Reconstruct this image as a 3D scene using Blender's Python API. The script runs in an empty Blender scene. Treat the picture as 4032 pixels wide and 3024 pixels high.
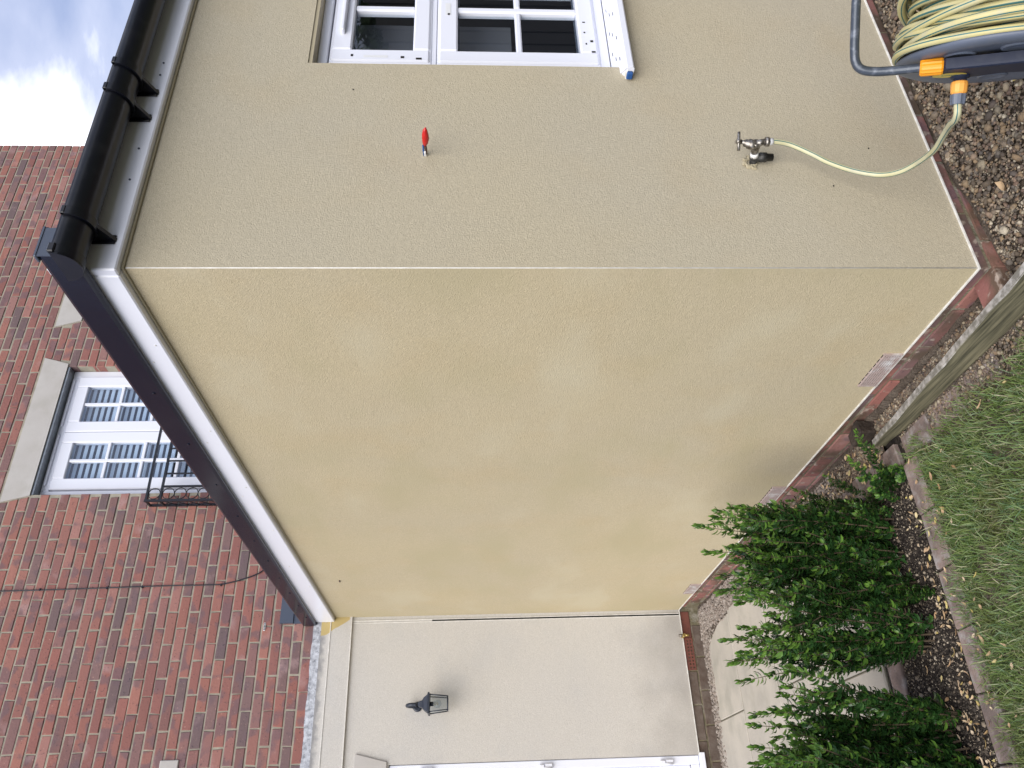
import bpy, math, random
import numpy as np
from mathutils import Vector, Matrix
R = math.radians
rng = np.random.default_rng(7)
random.seed(7)
C = bpy.context.scene.collection
SC = bpy.context.scene
pi = math.pi

# ------------------------------------------------------------------ camera
CAMP = np.array([-1.4317, -1.7780, 1.5199]); FPX = 3079.36
yaw, pitch, roll = R(30.397), R(-3.125), R(-0.456)
Fv = np.array([math.sin(yaw)*math.cos(pitch), math.cos(yaw)*math.cos(pitch), math.sin(pitch)])
r0 = np.cross(Fv, [0, 0, 1]); r0 /= np.linalg.norm(r0); u0 = np.cross(r0, Fv)
Rv = r0*math.cos(roll)+u0*math.sin(roll); Uv = -r0*math.sin(roll)+u0*math.cos(roll)
cam = bpy.data.cameras.new("camera"); camo = bpy.data.objects.new("camera", cam); C.objects.link(camo)
cam.sensor_width = 36; cam.lens = 36*FPX/4032; cam.clip_start = .02; cam.clip_end = 2000
# the phone was held on its side: the picture's right is down in the place
camo.matrix_world = Matrix(((-Uv[0], Rv[0], -Fv[0], CAMP[0]), (-Uv[1], Rv[1], -Fv[1], CAMP[1]), (-Uv[2], Rv[2], -Fv[2], CAMP[2]), (0, 0, 0, 1)))
SC.camera = camo

# ------------------------------------------------------------------ sky, sun, exposure
SUN_EL, SUN_AZ = R(41), R(224)          # azimuth clockwise from +Y
w = bpy.data.worlds.new("World"); SC.world = w; w.use_nodes = True
nt = w.node_tree; nt.nodes.clear()
def N(t, typ, **kw):
    n = t.nodes.new(typ)
    for k, v in kw.items():
        if k.startswith('i_'):
            n.inputs[int(k[2:])].default_value = v
        else: setattr(n, k, v)
    return n
sky = N(nt, 'ShaderNodeTexSky', sky_type='NISHITA', sun_disc=False, sun_elevation=SUN_EL, sun_rotation=SUN_AZ)
sky.air_density = 1.0; sky.dust_density = 1.5; sky.ozone_density = 1.5
tc = N(nt, 'ShaderNodeTexCoord')
mp = N(nt, 'ShaderNodeMapping'); mp.inputs['Scale'].default_value = (1, 1, 2.0); mp.inputs['Location'].default_value = (3.03, 2.21, 0.5)
nz = N(nt, 'ShaderNodeTexNoise'); nz.inputs['Scale'].default_value = 2.6; nz.inputs['Detail'].default_value = 9; nz.inputs['Roughness'].default_value = .52; nz.inputs['Distortion'].default_value = .35
cr = N(nt, 'ShaderNodeValToRGB'); cr.color_ramp.elements[0].position = .40; cr.color_ramp.elements[1].position = .66
cr.color_ramp.elements[0].color = (.72, .72, .72, 1); cr.color_ramp.elements[1].color = (1, 1, 1, 1)
cr2 = N(nt, 'ShaderNodeValToRGB')      # cloud body: grey undersides to white tops
cr2.color_ramp.elements[0].position = .36; cr2.color_ramp.elements[0].color = (2.9, 3.6, 5.9, 1)
e_ = cr2.color_ramp.elements.new(.54); e_.color = (5.0, 5.5, 7.3, 1)
cr2.color_ramp.elements[-1].position = .635; cr2.color_ramp.elements[-1].color = (13.0, 13.0, 13.4, 1)
mx = N(nt, 'ShaderNodeMixRGB')
bg = N(nt, 'ShaderNodeBackground'); bg.inputs[1].default_value = .052
out = N(nt, 'ShaderNodeOutputWorld')
L_ = nt.links.new
L_(tc.outputs['Generated'], mp.inputs[0]); L_(mp.outputs[0], nz.inputs[0]); L_(nz.outputs[0], cr.inputs[0]); L_(nz.outputs[0], cr2.inputs[0])
L_(cr.outputs[0], mx.inputs[0]); L_(sky.outputs[0], mx.inputs[1]); L_(cr2.outputs[0], mx.inputs[2]); L_(mx.outputs[0], bg.inputs[0]); L_(bg.outputs[0], out.inputs[0])
sd = bpy.data.lights.new("sun", 'SUN'); sd.energy = 1.5; sd.angle = R(62); sd.color = (1, .95, .86)
so = bpy.data.objects.new("sun", sd); C.objects.link(so)
sdir = Vector((math.sin(SUN_AZ)*math.cos(SUN_EL), math.cos(SUN_AZ)*math.cos(SUN_EL), math.sin(SUN_EL)))
so.rotation_euler = sdir.to_track_quat('Z', 'Y').to_euler(); so.location = (0, -3, 8)
SC.view_settings.view_transform = 'Standard'; SC.view_settings.look = 'None'
SC.view_settings.exposure = 1.46; SC.view_settings.gamma = 1; SC.view_settings.use_curve_mapping = False
SC.render.engine = 'CYCLES'; SC.cycles.max_bounces = 8; SC.cycles.transparent_max_bounces = 12

# ------------------------------------------------------------------ materials
def mat(name, col, rough=.7, col2=None, nscale=6, namt=1.0, bump=0, bscale=80, bdist=.01, metal=0, spec=.5, coat=0, detail=5, dark=None, dscale=2, damt=.5):
    m = bpy.data.materials.new(name); m.use_nodes = True; t = m.node_tree; p = t.nodes['Principled BSDF']
    p.inputs['Base Color'].default_value = (*col, 1); p.inputs['Roughness'].default_value = rough; p.inputs['Metallic'].default_value = metal
    p.inputs['Specular IOR Level'].default_value = spec; p.inputs['Coat Weight'].default_value = coat
    g = N(t, 'ShaderNodeNewGeometry'); pos = g.outputs['Position']; last = None
    if col2:
        n = N(t, 'ShaderNodeTexNoise'); n.inputs['Scale'].default_value = nscale; n.inputs['Detail'].default_value = detail; n.inputs['Roughness'].default_value = .6
        t.links.new(pos, n.inputs[0])
        r = N(t, 'ShaderNodeValToRGB'); r.color_ramp.elements[0].position = .5-.22/namt; r.color_ramp.elements[1].position = .5+.22/namt
        r.color_ramp.elements[0].color = (*col, 1); r.color_ramp.elements[1].color = (*col2, 1)
        t.links.new(n.outputs[0], r.inputs[0]); last = r.outputs[0]
    if dark:
        n = N(t, 'ShaderNodeTexNoise'); n.inputs['Scale'].default_value = dscale; n.inputs['Detail'].default_value = 6
        t.links.new(pos, n.inputs[0])
        r = N(t, 'ShaderNodeMapRange'); r.inputs[1].default_value = .5; r.inputs[2].default_value = .72; r.inputs[4].default_value = damt
        t.links.new(n.outputs[0], r.inputs[0])
        x = N(t, 'ShaderNodeMixRGB'); x.inputs[2].default_value = (*dark, 1)
        if last: t.links.new(last, x.inputs[1])
        else: x.inputs[1].default_value = (*col, 1)
        t.links.new(r.outputs[0], x.inputs[0]); last = x.outputs[0]
    if last: t.links.new(last, p.inputs['Base Color'])
    if bump:
        n = N(t, 'ShaderNodeTexNoise'); n.inputs['Scale'].default_value = bscale; n.inputs['Detail'].default_value = 3
        t.links.new(pos, n.inputs[0])
        b = N(t, 'ShaderNodeBump'); b.inputs['Strength'].default_value = bump; b.inputs['Distance'].default_value = bdist
        t.links.new(n.outputs[0], b.inputs['Height']); t.links.new(b.outputs[0], p.inputs['Normal'])
    return m
def P(m): return m.node_tree.nodes['Principled BSDF']

def render_mat(name, a, b, c, overlay=None):
    """textured masonry render: worm-like float texture, soft colour drift between damp and dry areas"""
    m = mat(name, a, .92, spec=.25); t = m.node_tree; p = P(m); g = N(t, 'ShaderNodeNewGeometry'); L = t.links.new
    n1 = N(t, 'ShaderNodeTexNoise'); n1.inputs['Scale'].default_value = 1.1; n1.inputs['Detail'].default_value = 4; n1.inputs['Roughness'].default_value = .45
    mpn = N(t, 'ShaderNodeMapping'); mpn.inputs['Scale'].default_value = (1.0, 1.0, 1.0)
    L(g.outputs['Position'], mpn.inputs[0]); L(mpn.outputs[0], n1.inputs[0])
    r1 = N(t, 'ShaderNodeValToRGB'); e = r1.color_ramp.elements; e[0].position = .36; e[0].color = (*a, 1); e[1].position = .64; e[1].color = (*b, 1)
    L(n1.outputs[0], r1.inputs[0])
    n2 = N(t, 'ShaderNodeTexNoise'); n2.inputs['Scale'].default_value = 3.1; n2.inputs['Detail'].default_value = 3
    L(g.outputs['Position'], n2.inputs[0])
    mr = N(t, 'ShaderNodeMapRange'); mr.inputs[1].default_value = .52; mr.inputs[2].default_value = .74; mr.inputs[4].default_value = .6; L(n2.outputs[0], mr.inputs[0])
    x = N(t, 'ShaderNodeMixRGB'); x.inputs[2].default_value = (*c, 1); L(mr.outputs[0], x.inputs[0]); L(r1.outputs[0], x.inputs[1])
    # grain: pits are coloured darker
    v = N(t, 'ShaderNodeTexNoise'); v.inputs['Scale'].default_value = 125; v.inputs['Detail'].default_value = 3.5; v.inputs['Distortion'].default_value = 1.6; rt = N(t, 'ShaderNodeMapping'); rt.inputs['Rotation'].default_value = (.62, .41, .78); rt.inputs['Scale'].default_value = (1, 1, 1.25); L(g.outputs['Position'], rt.inputs[0]); L(rt.outputs[0], v.inputs[0])
    mg = N(t, 'ShaderNodeMapRange'); mg.inputs[1].default_value = .3; mg.inputs[2].default_value = .7; mg.inputs[3].default_value = .84; mg.inputs[4].default_value = 1.08; L(v.outputs[0], mg.inputs[0])
    mu = N(t, 'ShaderNodeMixRGB', blend_type='MULTIPLY'); mu.inputs[0].default_value = 1; L(x.outputs[0], mu.inputs[1]); L(mg.outputs[0], mu.inputs[2])
    last = mu.outputs[0]
    if overlay: last = overlay(t, g, last)
    L(last, p.inputs['Base Color'])
    bp = N(t, 'ShaderNodeBump'); bp.inputs['Strength'].default_value = .55; bp.inputs['Distance'].default_value = .004
    L(v.outputs[0], bp.inputs['Height']); L(bp.outputs[0], p.inputs['Normal'])
    return m
def sep(t, g):
    s = N(t, 'ShaderNodeSeparateXYZ'); t.links.new(g.outputs['Position'], s.inputs[0]); return s
def noisy(t, g, sc, amt):
    n = N(t, 'ShaderNodeTexNoise'); n.inputs['Scale'].default_value = sc; n.inputs['Detail'].default_value = 6
    t.links.new(g.outputs['Position'], n.inputs[0])
    m = N(t, 'ShaderNodeMath', operation='MULTIPLY_ADD'); m.inputs[1].default_value = amt; m.inputs[2].default_value = -amt/2
    t.links.new(n.outputs[0], m.inputs[0]); return m.outputs[0]
def ramp01(t, val, lo, hi, top=1.0):
    m = N(t, 'ShaderNodeMapRange'); m.inputs[1].default_value = lo; m.inputs[2].default_value = hi; m.inputs[4].default_value = top
    t.links.new(val, m.inputs[0]); return m.outputs[0]
def add(t, a, b, op='ADD'):
    m = N(t, 'ShaderNodeMath', operation=op); t.links.new(a, m.inputs[0]); t.links.new(b, m.inputs[1]); return m.outputs[0]
def mixc(t, f, a, colr):
    x = N(t, 'ShaderNodeMixRGB'); x.inputs[2].default_value = (*colr, 1); t.links.new(f, x.inputs[0]); t.links.new(a, x.inputs[1]); return x.outputs[0]
def wall_blotches(t, g, last):
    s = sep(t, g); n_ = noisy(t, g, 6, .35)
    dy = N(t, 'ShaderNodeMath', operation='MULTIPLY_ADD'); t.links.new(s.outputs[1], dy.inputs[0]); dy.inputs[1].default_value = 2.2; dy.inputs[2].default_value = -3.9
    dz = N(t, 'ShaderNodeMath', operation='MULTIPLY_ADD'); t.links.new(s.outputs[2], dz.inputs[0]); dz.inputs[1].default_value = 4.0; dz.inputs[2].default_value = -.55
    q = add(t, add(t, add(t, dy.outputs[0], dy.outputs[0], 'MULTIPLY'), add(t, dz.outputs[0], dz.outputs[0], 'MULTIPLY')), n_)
    last = mixc(t, ramp01(t, q, 1.1, .0, .42), last, (.27, .245, .17))  # darker ellipse low on the side wall
    n2 = N(t, 'ShaderNodeTexNoise'); n2.inputs['Scale'].default_value = 1.9; n2.inputs['Detail'].default_value = 3; m2 = N(t, 'ShaderNodeMapping'); m2.inputs['Scale'].default_value = (1, .8, 1.5); m2.inputs['Location'].default_value = (4, 2, 1)
    t.links.new(g.outputs['Position'], m2.inputs[0]); t.links.new(m2.outputs[0], n2.inputs[0])
    last = mixc(t, ramp01(t, n2.outputs[0], .50, .68, .6), last, (.43, .375, .235))
    return mixc(t, ramp01(t, n2.outputs[0], .44, .30, .5), last, (.53, .48, .35))
def cream_stain(t, g, last):
    s = sep(t, g)
    dirt = ramp01(t, add(t, s.outputs[2], noisy(t, g, 5, .7)),   .42, -.08, .55)       # splash dirt low on the wall
    last = mixc(t, dirt, last, (.27, .25, .23))
    top = ramp01(t, add(t, s.outputs[2], noisy(t, g, 18, .08)), 2.545, 2.575, .8)    # weathered top of the band
    last = mixc(t, top, last, (.22, .22, .23))
    a = ramp01(t, add(t, add(t, s.outputs[0], noisy(t, g, 9, .10)), noisy(t, g, 60, .015)), -.135, -.128)
    b = ramp01(t, add(t, s.outputs[2], noisy(t, g, 8, .05)), 2.375, 2.382)
    d = N(t, 'ShaderNodeMath', operation='MULTIPLY_ADD'); t.links.new(s.outputs[0], d.inputs[0]); d.inputs[1].default_value = 1.5; d.inputs[2].default_value = 0
    b2 = ramp01(t, add(t, add(t, s.outputs[2], d.outputs[0]), noisy(t, g, 9, .05)), 2.36, 2.368)
    ab = add(t, add(t, a, b, 'MULTIPLY'), b2, 'MULTIPLY')
    return mixc(t, ab, last, (.47, .37, .17))                                        # yellow paint overrun in the corner
M = {}
M['yellow'] = render_mat('yellow_render', (.475, .42, .305), (.455, .41, .315), (.46, .395, .28))
M['yellow2'] = render_mat('side_lit_yellow_render', (.505, .43, .285), (.485, .418, .29), (.49, .40, .25), wall_blotches)  # yellower than the front face: corner's light difference partly painted into the colour
M['cream'] = render_mat('cream_render', (.56, .535, .50), (.54, .52, .495), (.50, .49, .48), cream_stain)
M['upvc'] = mat('white_upvc', (.80, .82, .90), .25, (.77, .79, .88), 1.5, spec=.5)
M['upvc2'] = mat('white_upvc_frame', (.76, .78, .87), .25)
M['bead'] = mat('white_bead', (.80, .79, .76), .5, (.52, .50, .46), 30)
M['sealant'] = mat('cream_sealant', (.40, .35, .24), .7)
M['black'] = mat('gloss_black_plastic', (.008, .010, .021), .18, spec=.25, bump=.10, bscale=7, bdist=.01, dark=(.02, .022, .03), dscale=4, damt=.3)
M['gutter'] = mat('black_gutter_plastic', (.006, .007, .012), .28, spec=.35, dark=(.03, .03, .035), dscale=14, damt=.4)
M['greymetal'] = mat('slate_grey_metal', (.07, .085, .12), .45, metal=.2)
M['membrane'] = mat('roof_membrane', (.05, .05, .055), .8)
M['lead'] = mat('weathered_lead', (.24, .25, .28), .55, (.50, .52, .57), 26, 1.4, bump=.6, bscale=40, bdist=.006, dark=(.08, .085, .10), dscale=45, damt=.8)
M['stone'] = mat('cast_stone', (.47, .45, .43), .8, (.43, .405, .385), 5, 1.0, bump=.15, bscale=120, bdist=.002, dark=(.33, .31, .27), dscale=7, damt=.35)
M['mortar'] = mat('mortar', (.41, .375, .30), .95, (.27, .25, .205), 14, 1.2, bump=.8, bscale=160, bdist=.004, spec=.2)
M['mortar_dirty'] = mat('dirty_mortar', (.26, .22, .15), .95, (.13, .12, .075), 12, 1.4, bump=1, bscale=110, bdist=.006, dark=(.38, .36, .32), dscale=16, damt=.8, spec=.2)
M['galv'] = mat('galvanised_steel', (.33, .36, .38), .4, (.22, .24, .26), 30, metal=.6)
M['dark'] = mat('dark_interior', (.07, .07, .08), .9); M['blindm'] = mat('grey_blind', (.20, .20, .22), .8)
M['darkgap'] = mat('dark_gap', (.012, .011, .01), .9)
M['iron'] = mat('black_ironwork', (.008, .009, .014), .35)
M['cable'] = mat('black_cable', (.012, .012, .02), .4)
M['red'] = mat('red_tape', (.55, .015, .012), .25, (.42, .01, .012), 60, bump=.4, bscale=120, bdist=.003)
M['blue'] = mat('blue_plastic', (.012, .075, .26), .5)
M['brown'] = mat('brown_wire', (.06, .03, .02), .4)
M['metalold'] = mat('tarnished_chrome', (.30, .28, .26), .30, (.10, .085, .07), 60, 1.6, metal=.8, dark=(.55, .53, .50), dscale=90, damt=.7)
M['brass'] = mat('brass', (.45, .33, .12), .35, metal=.7)
M['rubber'] = mat('black_rubber', (.02, .02, .02), .5, dark=(.12, .12, .12), dscale=60, damt=.5)
M['ptfe'] = mat('white_tape', (.75, .75, .76), .4)
M['lantern'] = mat('blue_black_metal', (.020, .026, .042), .42)
M['reel'] = mat('slate_plastic', (.115, .135, .18), .42, (.09, .108, .15), 3, dark=(.13, .14, .16), dscale=40, damt=.25)
M['reelframe'] = mat('navy_plastic', (.014, .020, .044), .5, spec=.3, dark=(.06, .065, .08), dscale=30, damt=.3)
M['tube'] = mat('grey_painted_tube', (.060, .072, .092), .28, metal=.3, dark=(.25, .27, .32), dscale=55, damt=.5)
M['orange'] = mat('orange_plastic', (.78, .30, .012), .38)
M['orange2'] = mat('pale_orange_plastic', (.80, .36, .07), .42)
M['hose'] = mat('yellow_hose', (.52, .46, .20), .5, (.44, .40, .22), 16, dark=(.42, .40, .28), dscale=26, damt=.8)
M['hosestripe'] = mat('teal_stripe', (.035, .13, .13), .45)
M['hosetext'] = mat('hose_print', (.10, .10, .05), .6)
M['badge'] = mat('yellow_badge', (.55, .45, .08), .4)
M['slab'] = mat('sandstone_slab', (.43, .395, .345), .85, (.35, .325, .29), 3.5, 1.1, bump=.25, bscale=35, bdist=.006, dark=(.24, .235, .20), dscale=5, damt=.6)
M['paver'] = mat('worn_paver', (.25, .185, .165), .9, (.13, .10, .092), 9, 1.4, bump=.6, bscale=120, bdist=.004, dark=(.34, .32, .32), dscale=22, damt=.7)
M['oldbrickdark'] = mat('damp_brick', (.085, .055, .042), .8, (.15, .12, .10), 18, 1.2, bump=.5, bscale=90, bdist=.004)
M['soil'] = mat('dark_soil', (.016, .013, .012), 1.0, (.035, .028, .024), 40, 1.4, bump=1, bscale=90, bdist=.02, spec=.2)
M['dirt'] = mat('dusty_soil', (.075, .058, .045), 1.0, (.13, .105, .085), 22, 1.4, bump=1, bscale=90, bdist=.015, spec=.2)
M['ground'] = mat('ground_earth', (.10, .09, .06), 1.0, (.06, .08, .03), 2, spec=.2)
M['board'] = None
M['log'] = mat('rotten_wood', (.020, .014, .010), .8, (.045, .030, .022), 30, 1.2, bump=1, bscale=60, bdist=.01)
M['plasticwhite'] = mat('white_plastic', (.72, .73, .75), .4)
M['airbrick'] = mat('pale_pink_airbrick', (.42, .325, .30), .8, (.36, .29, .275), 30, bump=.2, bscale=200, bdist=.001, dark=(.62, .62, .62), dscale=22, damt=.9)
M['terra'] = mat('terracotta', (.19, .062, .042), .8, (.12, .045, .036), 30, bump=.3, bscale=150, bdist=.002)
M['stem'] = mat('woody_stem', (.09, .065, .04), .8)
M['fence'] = mat('dark_stained_board', (.06, .06, .07), .7, (.045, .045, .05), 6)

def board_mat():
    m = mat('weathered_timber', (.12, .105, .075), .85, spec=.3); t = m.node_tree; g = N(t, 'ShaderNodeNewGeometry'); L = t.links.new
    mpn = N(t, 'ShaderNodeMapping'); mpn.inputs['Scale'].default_value = (95, 4.5, 95); L(g.outputs['Position'], mpn.inputs[0])
    n = N(t, 'ShaderNodeTexNoise'); n.inputs['Scale'].default_value = 1; n.inputs['Detail'].default_value = 8; L(mpn.outputs[0], n.inputs[0])
    r = N(t, 'ShaderNodeValToRGB'); e = r.color_ramp.elements; e[0].position = .30; e[0].color = (.035, .035, .022, 1); e[1].position = .68; e[1].color = (.21, .19, .12, 1)
    L(n.outputs[0], r.inputs[0])
    s = sep(t, g)
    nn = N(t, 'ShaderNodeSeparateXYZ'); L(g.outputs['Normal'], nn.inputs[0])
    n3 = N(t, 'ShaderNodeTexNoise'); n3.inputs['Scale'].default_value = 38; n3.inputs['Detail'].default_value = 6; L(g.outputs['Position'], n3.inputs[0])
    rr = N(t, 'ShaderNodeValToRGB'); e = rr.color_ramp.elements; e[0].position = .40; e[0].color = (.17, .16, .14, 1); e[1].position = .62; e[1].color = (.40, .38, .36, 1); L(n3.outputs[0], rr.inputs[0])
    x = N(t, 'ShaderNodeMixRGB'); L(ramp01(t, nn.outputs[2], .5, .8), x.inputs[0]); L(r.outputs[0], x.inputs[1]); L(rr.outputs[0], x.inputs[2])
    L(x.outputs[0], P(m).inputs['Base Color'])
    b = N(t, 'ShaderNodeBump'); b.inputs['Strength'].default_value = .6; b.inputs['Distance'].default_value = .004; L(n.outputs[0], b.inputs['Height']); L(b.outputs[0], P(m).inputs['Normal'])
    return m
M['board'] = board_mat()

def island(t, g):
    o = N(t, 'ShaderNodeObjectInfo'); a = N(t, 'ShaderNodeMath', operation='ADD'); t.links.new(o.outputs['Random'], a.inputs[0]); t.links.new(g.outputs['Random Per Island'], a.inputs[1])
    f = N(t, 'ShaderNodeMath', operation='FRACT'); t.links.new(a.outputs[0], f.inputs[0]); return f.outputs[0]
def ramp(t, val, stops, interp='LINEAR'):
    r = N(t, 'ShaderNodeValToRGB'); r.color_ramp.interpolation = interp; e = r.color_ramp.elements
    e[0].position = stops[0][0]; e[0].color = (*stops[0][1], 1); e[1].position = stops[-1][0]; e[1].color = (*stops[-1][1], 1)
    for p_, c_ in stops[1:-1]:
        q = e.new(p_); q.color = (*c_, 1)
    t.links.new(val, r.inputs[0]); return r.outputs[0]
def brick_mat(name, dirty=False):
    m = mat(name, (.3, .1, .07), .82, spec=.3); t = m.node_tree; g = N(t, 'ShaderNodeNewGeometry'); L = t.links.new
    rnd = island(t, g)
    base = ramp(t, rnd, [(0, (0.300, 0.126, 0.105)), (.14, (0.242, 0.107, 0.095)), (.26, (0.342, 0.153, 0.122)), (.38, (0.210, 0.105, 0.098)), (.5, (0.301, 0.143, 0.127)), (.6, (0.142, 0.103, 0.107)), (.68, (0.258, 0.107, 0.089)), (.78, (0.344, 0.174, 0.151)), (.86, (0.142, 0.103, 0.107)), (.93, (0.309, 0.134, 0.107)), (1, (0.225, 0.097, 0.086))])
    # kiss marks and flashed headers
    n = N(t, 'ShaderNodeTexNoise'); n.inputs['Scale'].default_value = 9; n.inputs['Detail'].default_value = 1.5; n.noise_dimensions = '4D'; L(g.outputs['Position'], n.inputs[0])
    ww = N(t, 'ShaderNodeMath', operation='MULTIPLY'); ww.inputs[1].default_value = 90; L(rnd, ww.inputs[0]); L(ww.outputs[0], n.inputs['W'])
    f = ramp01(t, n.outputs[0], .53, .60, .66)
    c = mixc(t, f, base, (.15, .10, .112))
    n2 = N(t, 'ShaderNodeTexNoise'); n2.inputs['Scale'].default_value = 5; n2.inputs['Detail'].default_value = 5; n2.noise_dimensions = '4D'; L(g.outputs['Position'], n2.inputs[0]); L(ww.outputs[0], n2.inputs['W'])
    c = mixc(t, ramp01(t, n2.outputs[0], .60, .74, .6), c, (.42, .29, .29))
    n4 = N(t, 'ShaderNodeTexNoise'); n4.inputs['Scale'].default_value = 70; n4.inputs['Detail'].default_value = 4; L(g.outputs['Position'], n4.inputs[0])
    c = mixc(t, ramp01(t, n4.outputs[0], .62, .70, .55), c, (.05, .04, .05))
    c = mixc(t, ramp01(t, n4.outputs[0], .34, .26, .5), c, (.48, .30, .24))
    if dirty:
        n5 = N(t, 'ShaderNodeTexNoise'); n5.inputs['Scale'].default_value = 7; n5.inputs['Detail'].default_value = 7; L(g.outputs['Position'], n5.inputs[0])
        c = mixc(t, ramp01(t, n5.outputs[0], .44, .60, .85), c, (.10, .075, .05))
        n6 = N(t, 'ShaderNodeTexNoise'); n6.inputs['Scale'].default_value = 28; n6.inputs['Detail'].default_value = 7; L(g.outputs['Position'], n6.inputs[0])
        c = mixc(t, ramp01(t, n6.outputs[0], .60, .68, .8), c, (.40, .33, .28))
    L(c, P(m).inputs['Base Color'])
    b = N(t, 'ShaderNodeBump'); b.inputs['Strength'].default_value = .5; b.inputs['Distance'].default_value = .004; L(n4.outputs[0], b.inputs['Height']); L(b.outputs[0], P(m).inputs['Normal'])
    return m
M['brick'] = brick_mat('red_brick'); M['brickd'] = brick_mat('dirty_red_brick', True)

def rand_mat(name, stops, rough=.8, spec=.4, vary=None, trans=0):
    m = mat(name, (.2, .2, .2), rough, spec=spec); t = m.node_tree; g = N(t, 'ShaderNodeNewGeometry')
    c = ramp(t, island(t, g), stops)
    if vary:
        n = N(t, 'ShaderNodeTexNoise'); n.inputs['Scale'].default_value = vary[0]; n.inputs['Detail'].default_value = 3; t.links.new(g.outputs['Position'], n.inputs[0])
        c = mixc(t, ramp01(t, n.outputs[0], .48, .68, vary[2]), c, vary[1])
    t.links.new(c, P(m).inputs['Base Color'])
    if trans:
        p = P(m); tr = N(t, 'ShaderNodeBsdfTranslucent'); t.links.new(c, tr.inputs[0]); ms = N(t, 'ShaderNodeMixShader'); ms.inputs[0].default_value = trans
        t.links.new(p.outputs[0], ms.inputs[1]); t.links.new(tr.outputs[0], ms.inputs[2]); t.links.new(ms.outputs[0], t.nodes['Material Output'].inputs[0])
    return m
M['gravel'] = rand_mat('mixed_gravel', [(0, (.10, .075, .05)), (.12, (.055, .045, .038)), (.25, (.18, .14, .10)), (.36, (.11, .095, .08)), (.5, (.24, .17, .10)), (.6, (.14, .09, .065)), (.7, (.08, .07, .062)), (.8, (.31, .26, .18)), (.88, (.21, .14, .10)), (.95, (.44, .39, .30)), (1, (.15, .12, .085))], .75, vary=(120, (.07, .055, .05), .5))
M['gravel2'] = rand_mat('pale_gravel', [(0, (.20, .17, .145)), (.2, (.30, .26, .23)), (.4, (.15, .125, .11)), (.6, (.26, .21, .18)), (.8, (.36, .32, .29)), (1, (.19, .155, .13))], .8, vary=(120, (.1, .085, .07), .5))
M['grass'] = rand_mat('grass_blades', [(0, (.14, .21, .055)), (.2, (.20, .28, .085)), (.4, (.095, .165, .05)), (.55, (.22, .28, .09)), (.7, (.12, .22, .11)), (.82, (.22, .29, .15)), (.92, (.36, .35, .20)), (1, (.46, .43, .30))], .45, .5, vary=(5, (.15, .13, .05), .5), trans=.25)
M['leaf'] = rand_mat('glossy_leaves', [(0, (.022, .062, .016)), (.3, (.030, .085, .020)), (.55, (.018, .055, .016)), (.75, (.045, .11, .024)), (.9, (.06, .135, .03)), (1, (.025, .07, .022))], .32, .5, trans=.15)
M['leafnew'] = rand_mat('young_leaves', [(0, (.10, .21, .035)), (.5, (.15, .28, .045)), (1, (.075, .17, .03))], .35, .5, trans=.25)
M['deadleaf'] = rand_mat('dead_leaves', [(0, (.40, .27, .15)), (.3, (.52, .40, .26)), (.5, (.30, .18, .10)), (.7, (.45, .38, .12)), (.85, (.56, .46, .34)), (1, (.35, .22, .12))], .7, vary=(90, (.25, .17, .10), .5))
M['chips'] = rand_mat('soil_flecks', [(0, (.03, .024, .02)), (.6, (.05, .04, .032)), (.85, (.20, .16, .12)), (1, (.42, .36, .28))], .9)
M['treeleaf'] = rand_mat('tree_leaves', [(0, (.03, .07, .015)), (.5, (.05, .11, .025)), (1, (.02, .05, .012))], .5)

def glass(name, tint=(.9, .93, .95), ior=1.9):
    m = bpy.data.materials.new(name); m.use_nodes = True; t = m.node_tree; t.nodes.clear()
    o = N(t, 'ShaderNodeOutputMaterial'); tr = N(t, 'ShaderNodeBsdfTransparent'); tr.inputs[0].default_value = (*tint, 1)
    gl = N(t, 'ShaderNodeBsdfGlossy'); gl.inputs['Roughness'].default_value = .01; fr = N(t, 'ShaderNodeFresnel'); fr.inputs[0].default_value = ior; ms = N(t, 'ShaderNodeMixShader')
    ge = N(t, 'ShaderNodeNewGeometry'); iv = N(t, 'ShaderNodeMath', operation='SUBTRACT'); iv.inputs[0].default_value = 1; t.links.new(ge.outputs['Backfacing'], iv.inputs[1]); t.links.new(add(t, fr.outputs[0], iv.outputs[0], 'MULTIPLY'), ms.inputs[0]); t.links.new(tr.outputs[0], ms.inputs[1]); t.links.new(gl.outputs[0], ms.inputs[2]); t.links.new(ms.outputs[0], o.inputs[0]); return m
M['glass'] = glass('window_glass', ior=1.9); M['glass3'] = glass('upper_window_glass', (.88, .94, 1.0), ior=2.6); M['glass2'] = glass('lantern_glass', ior=1.45)

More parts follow.
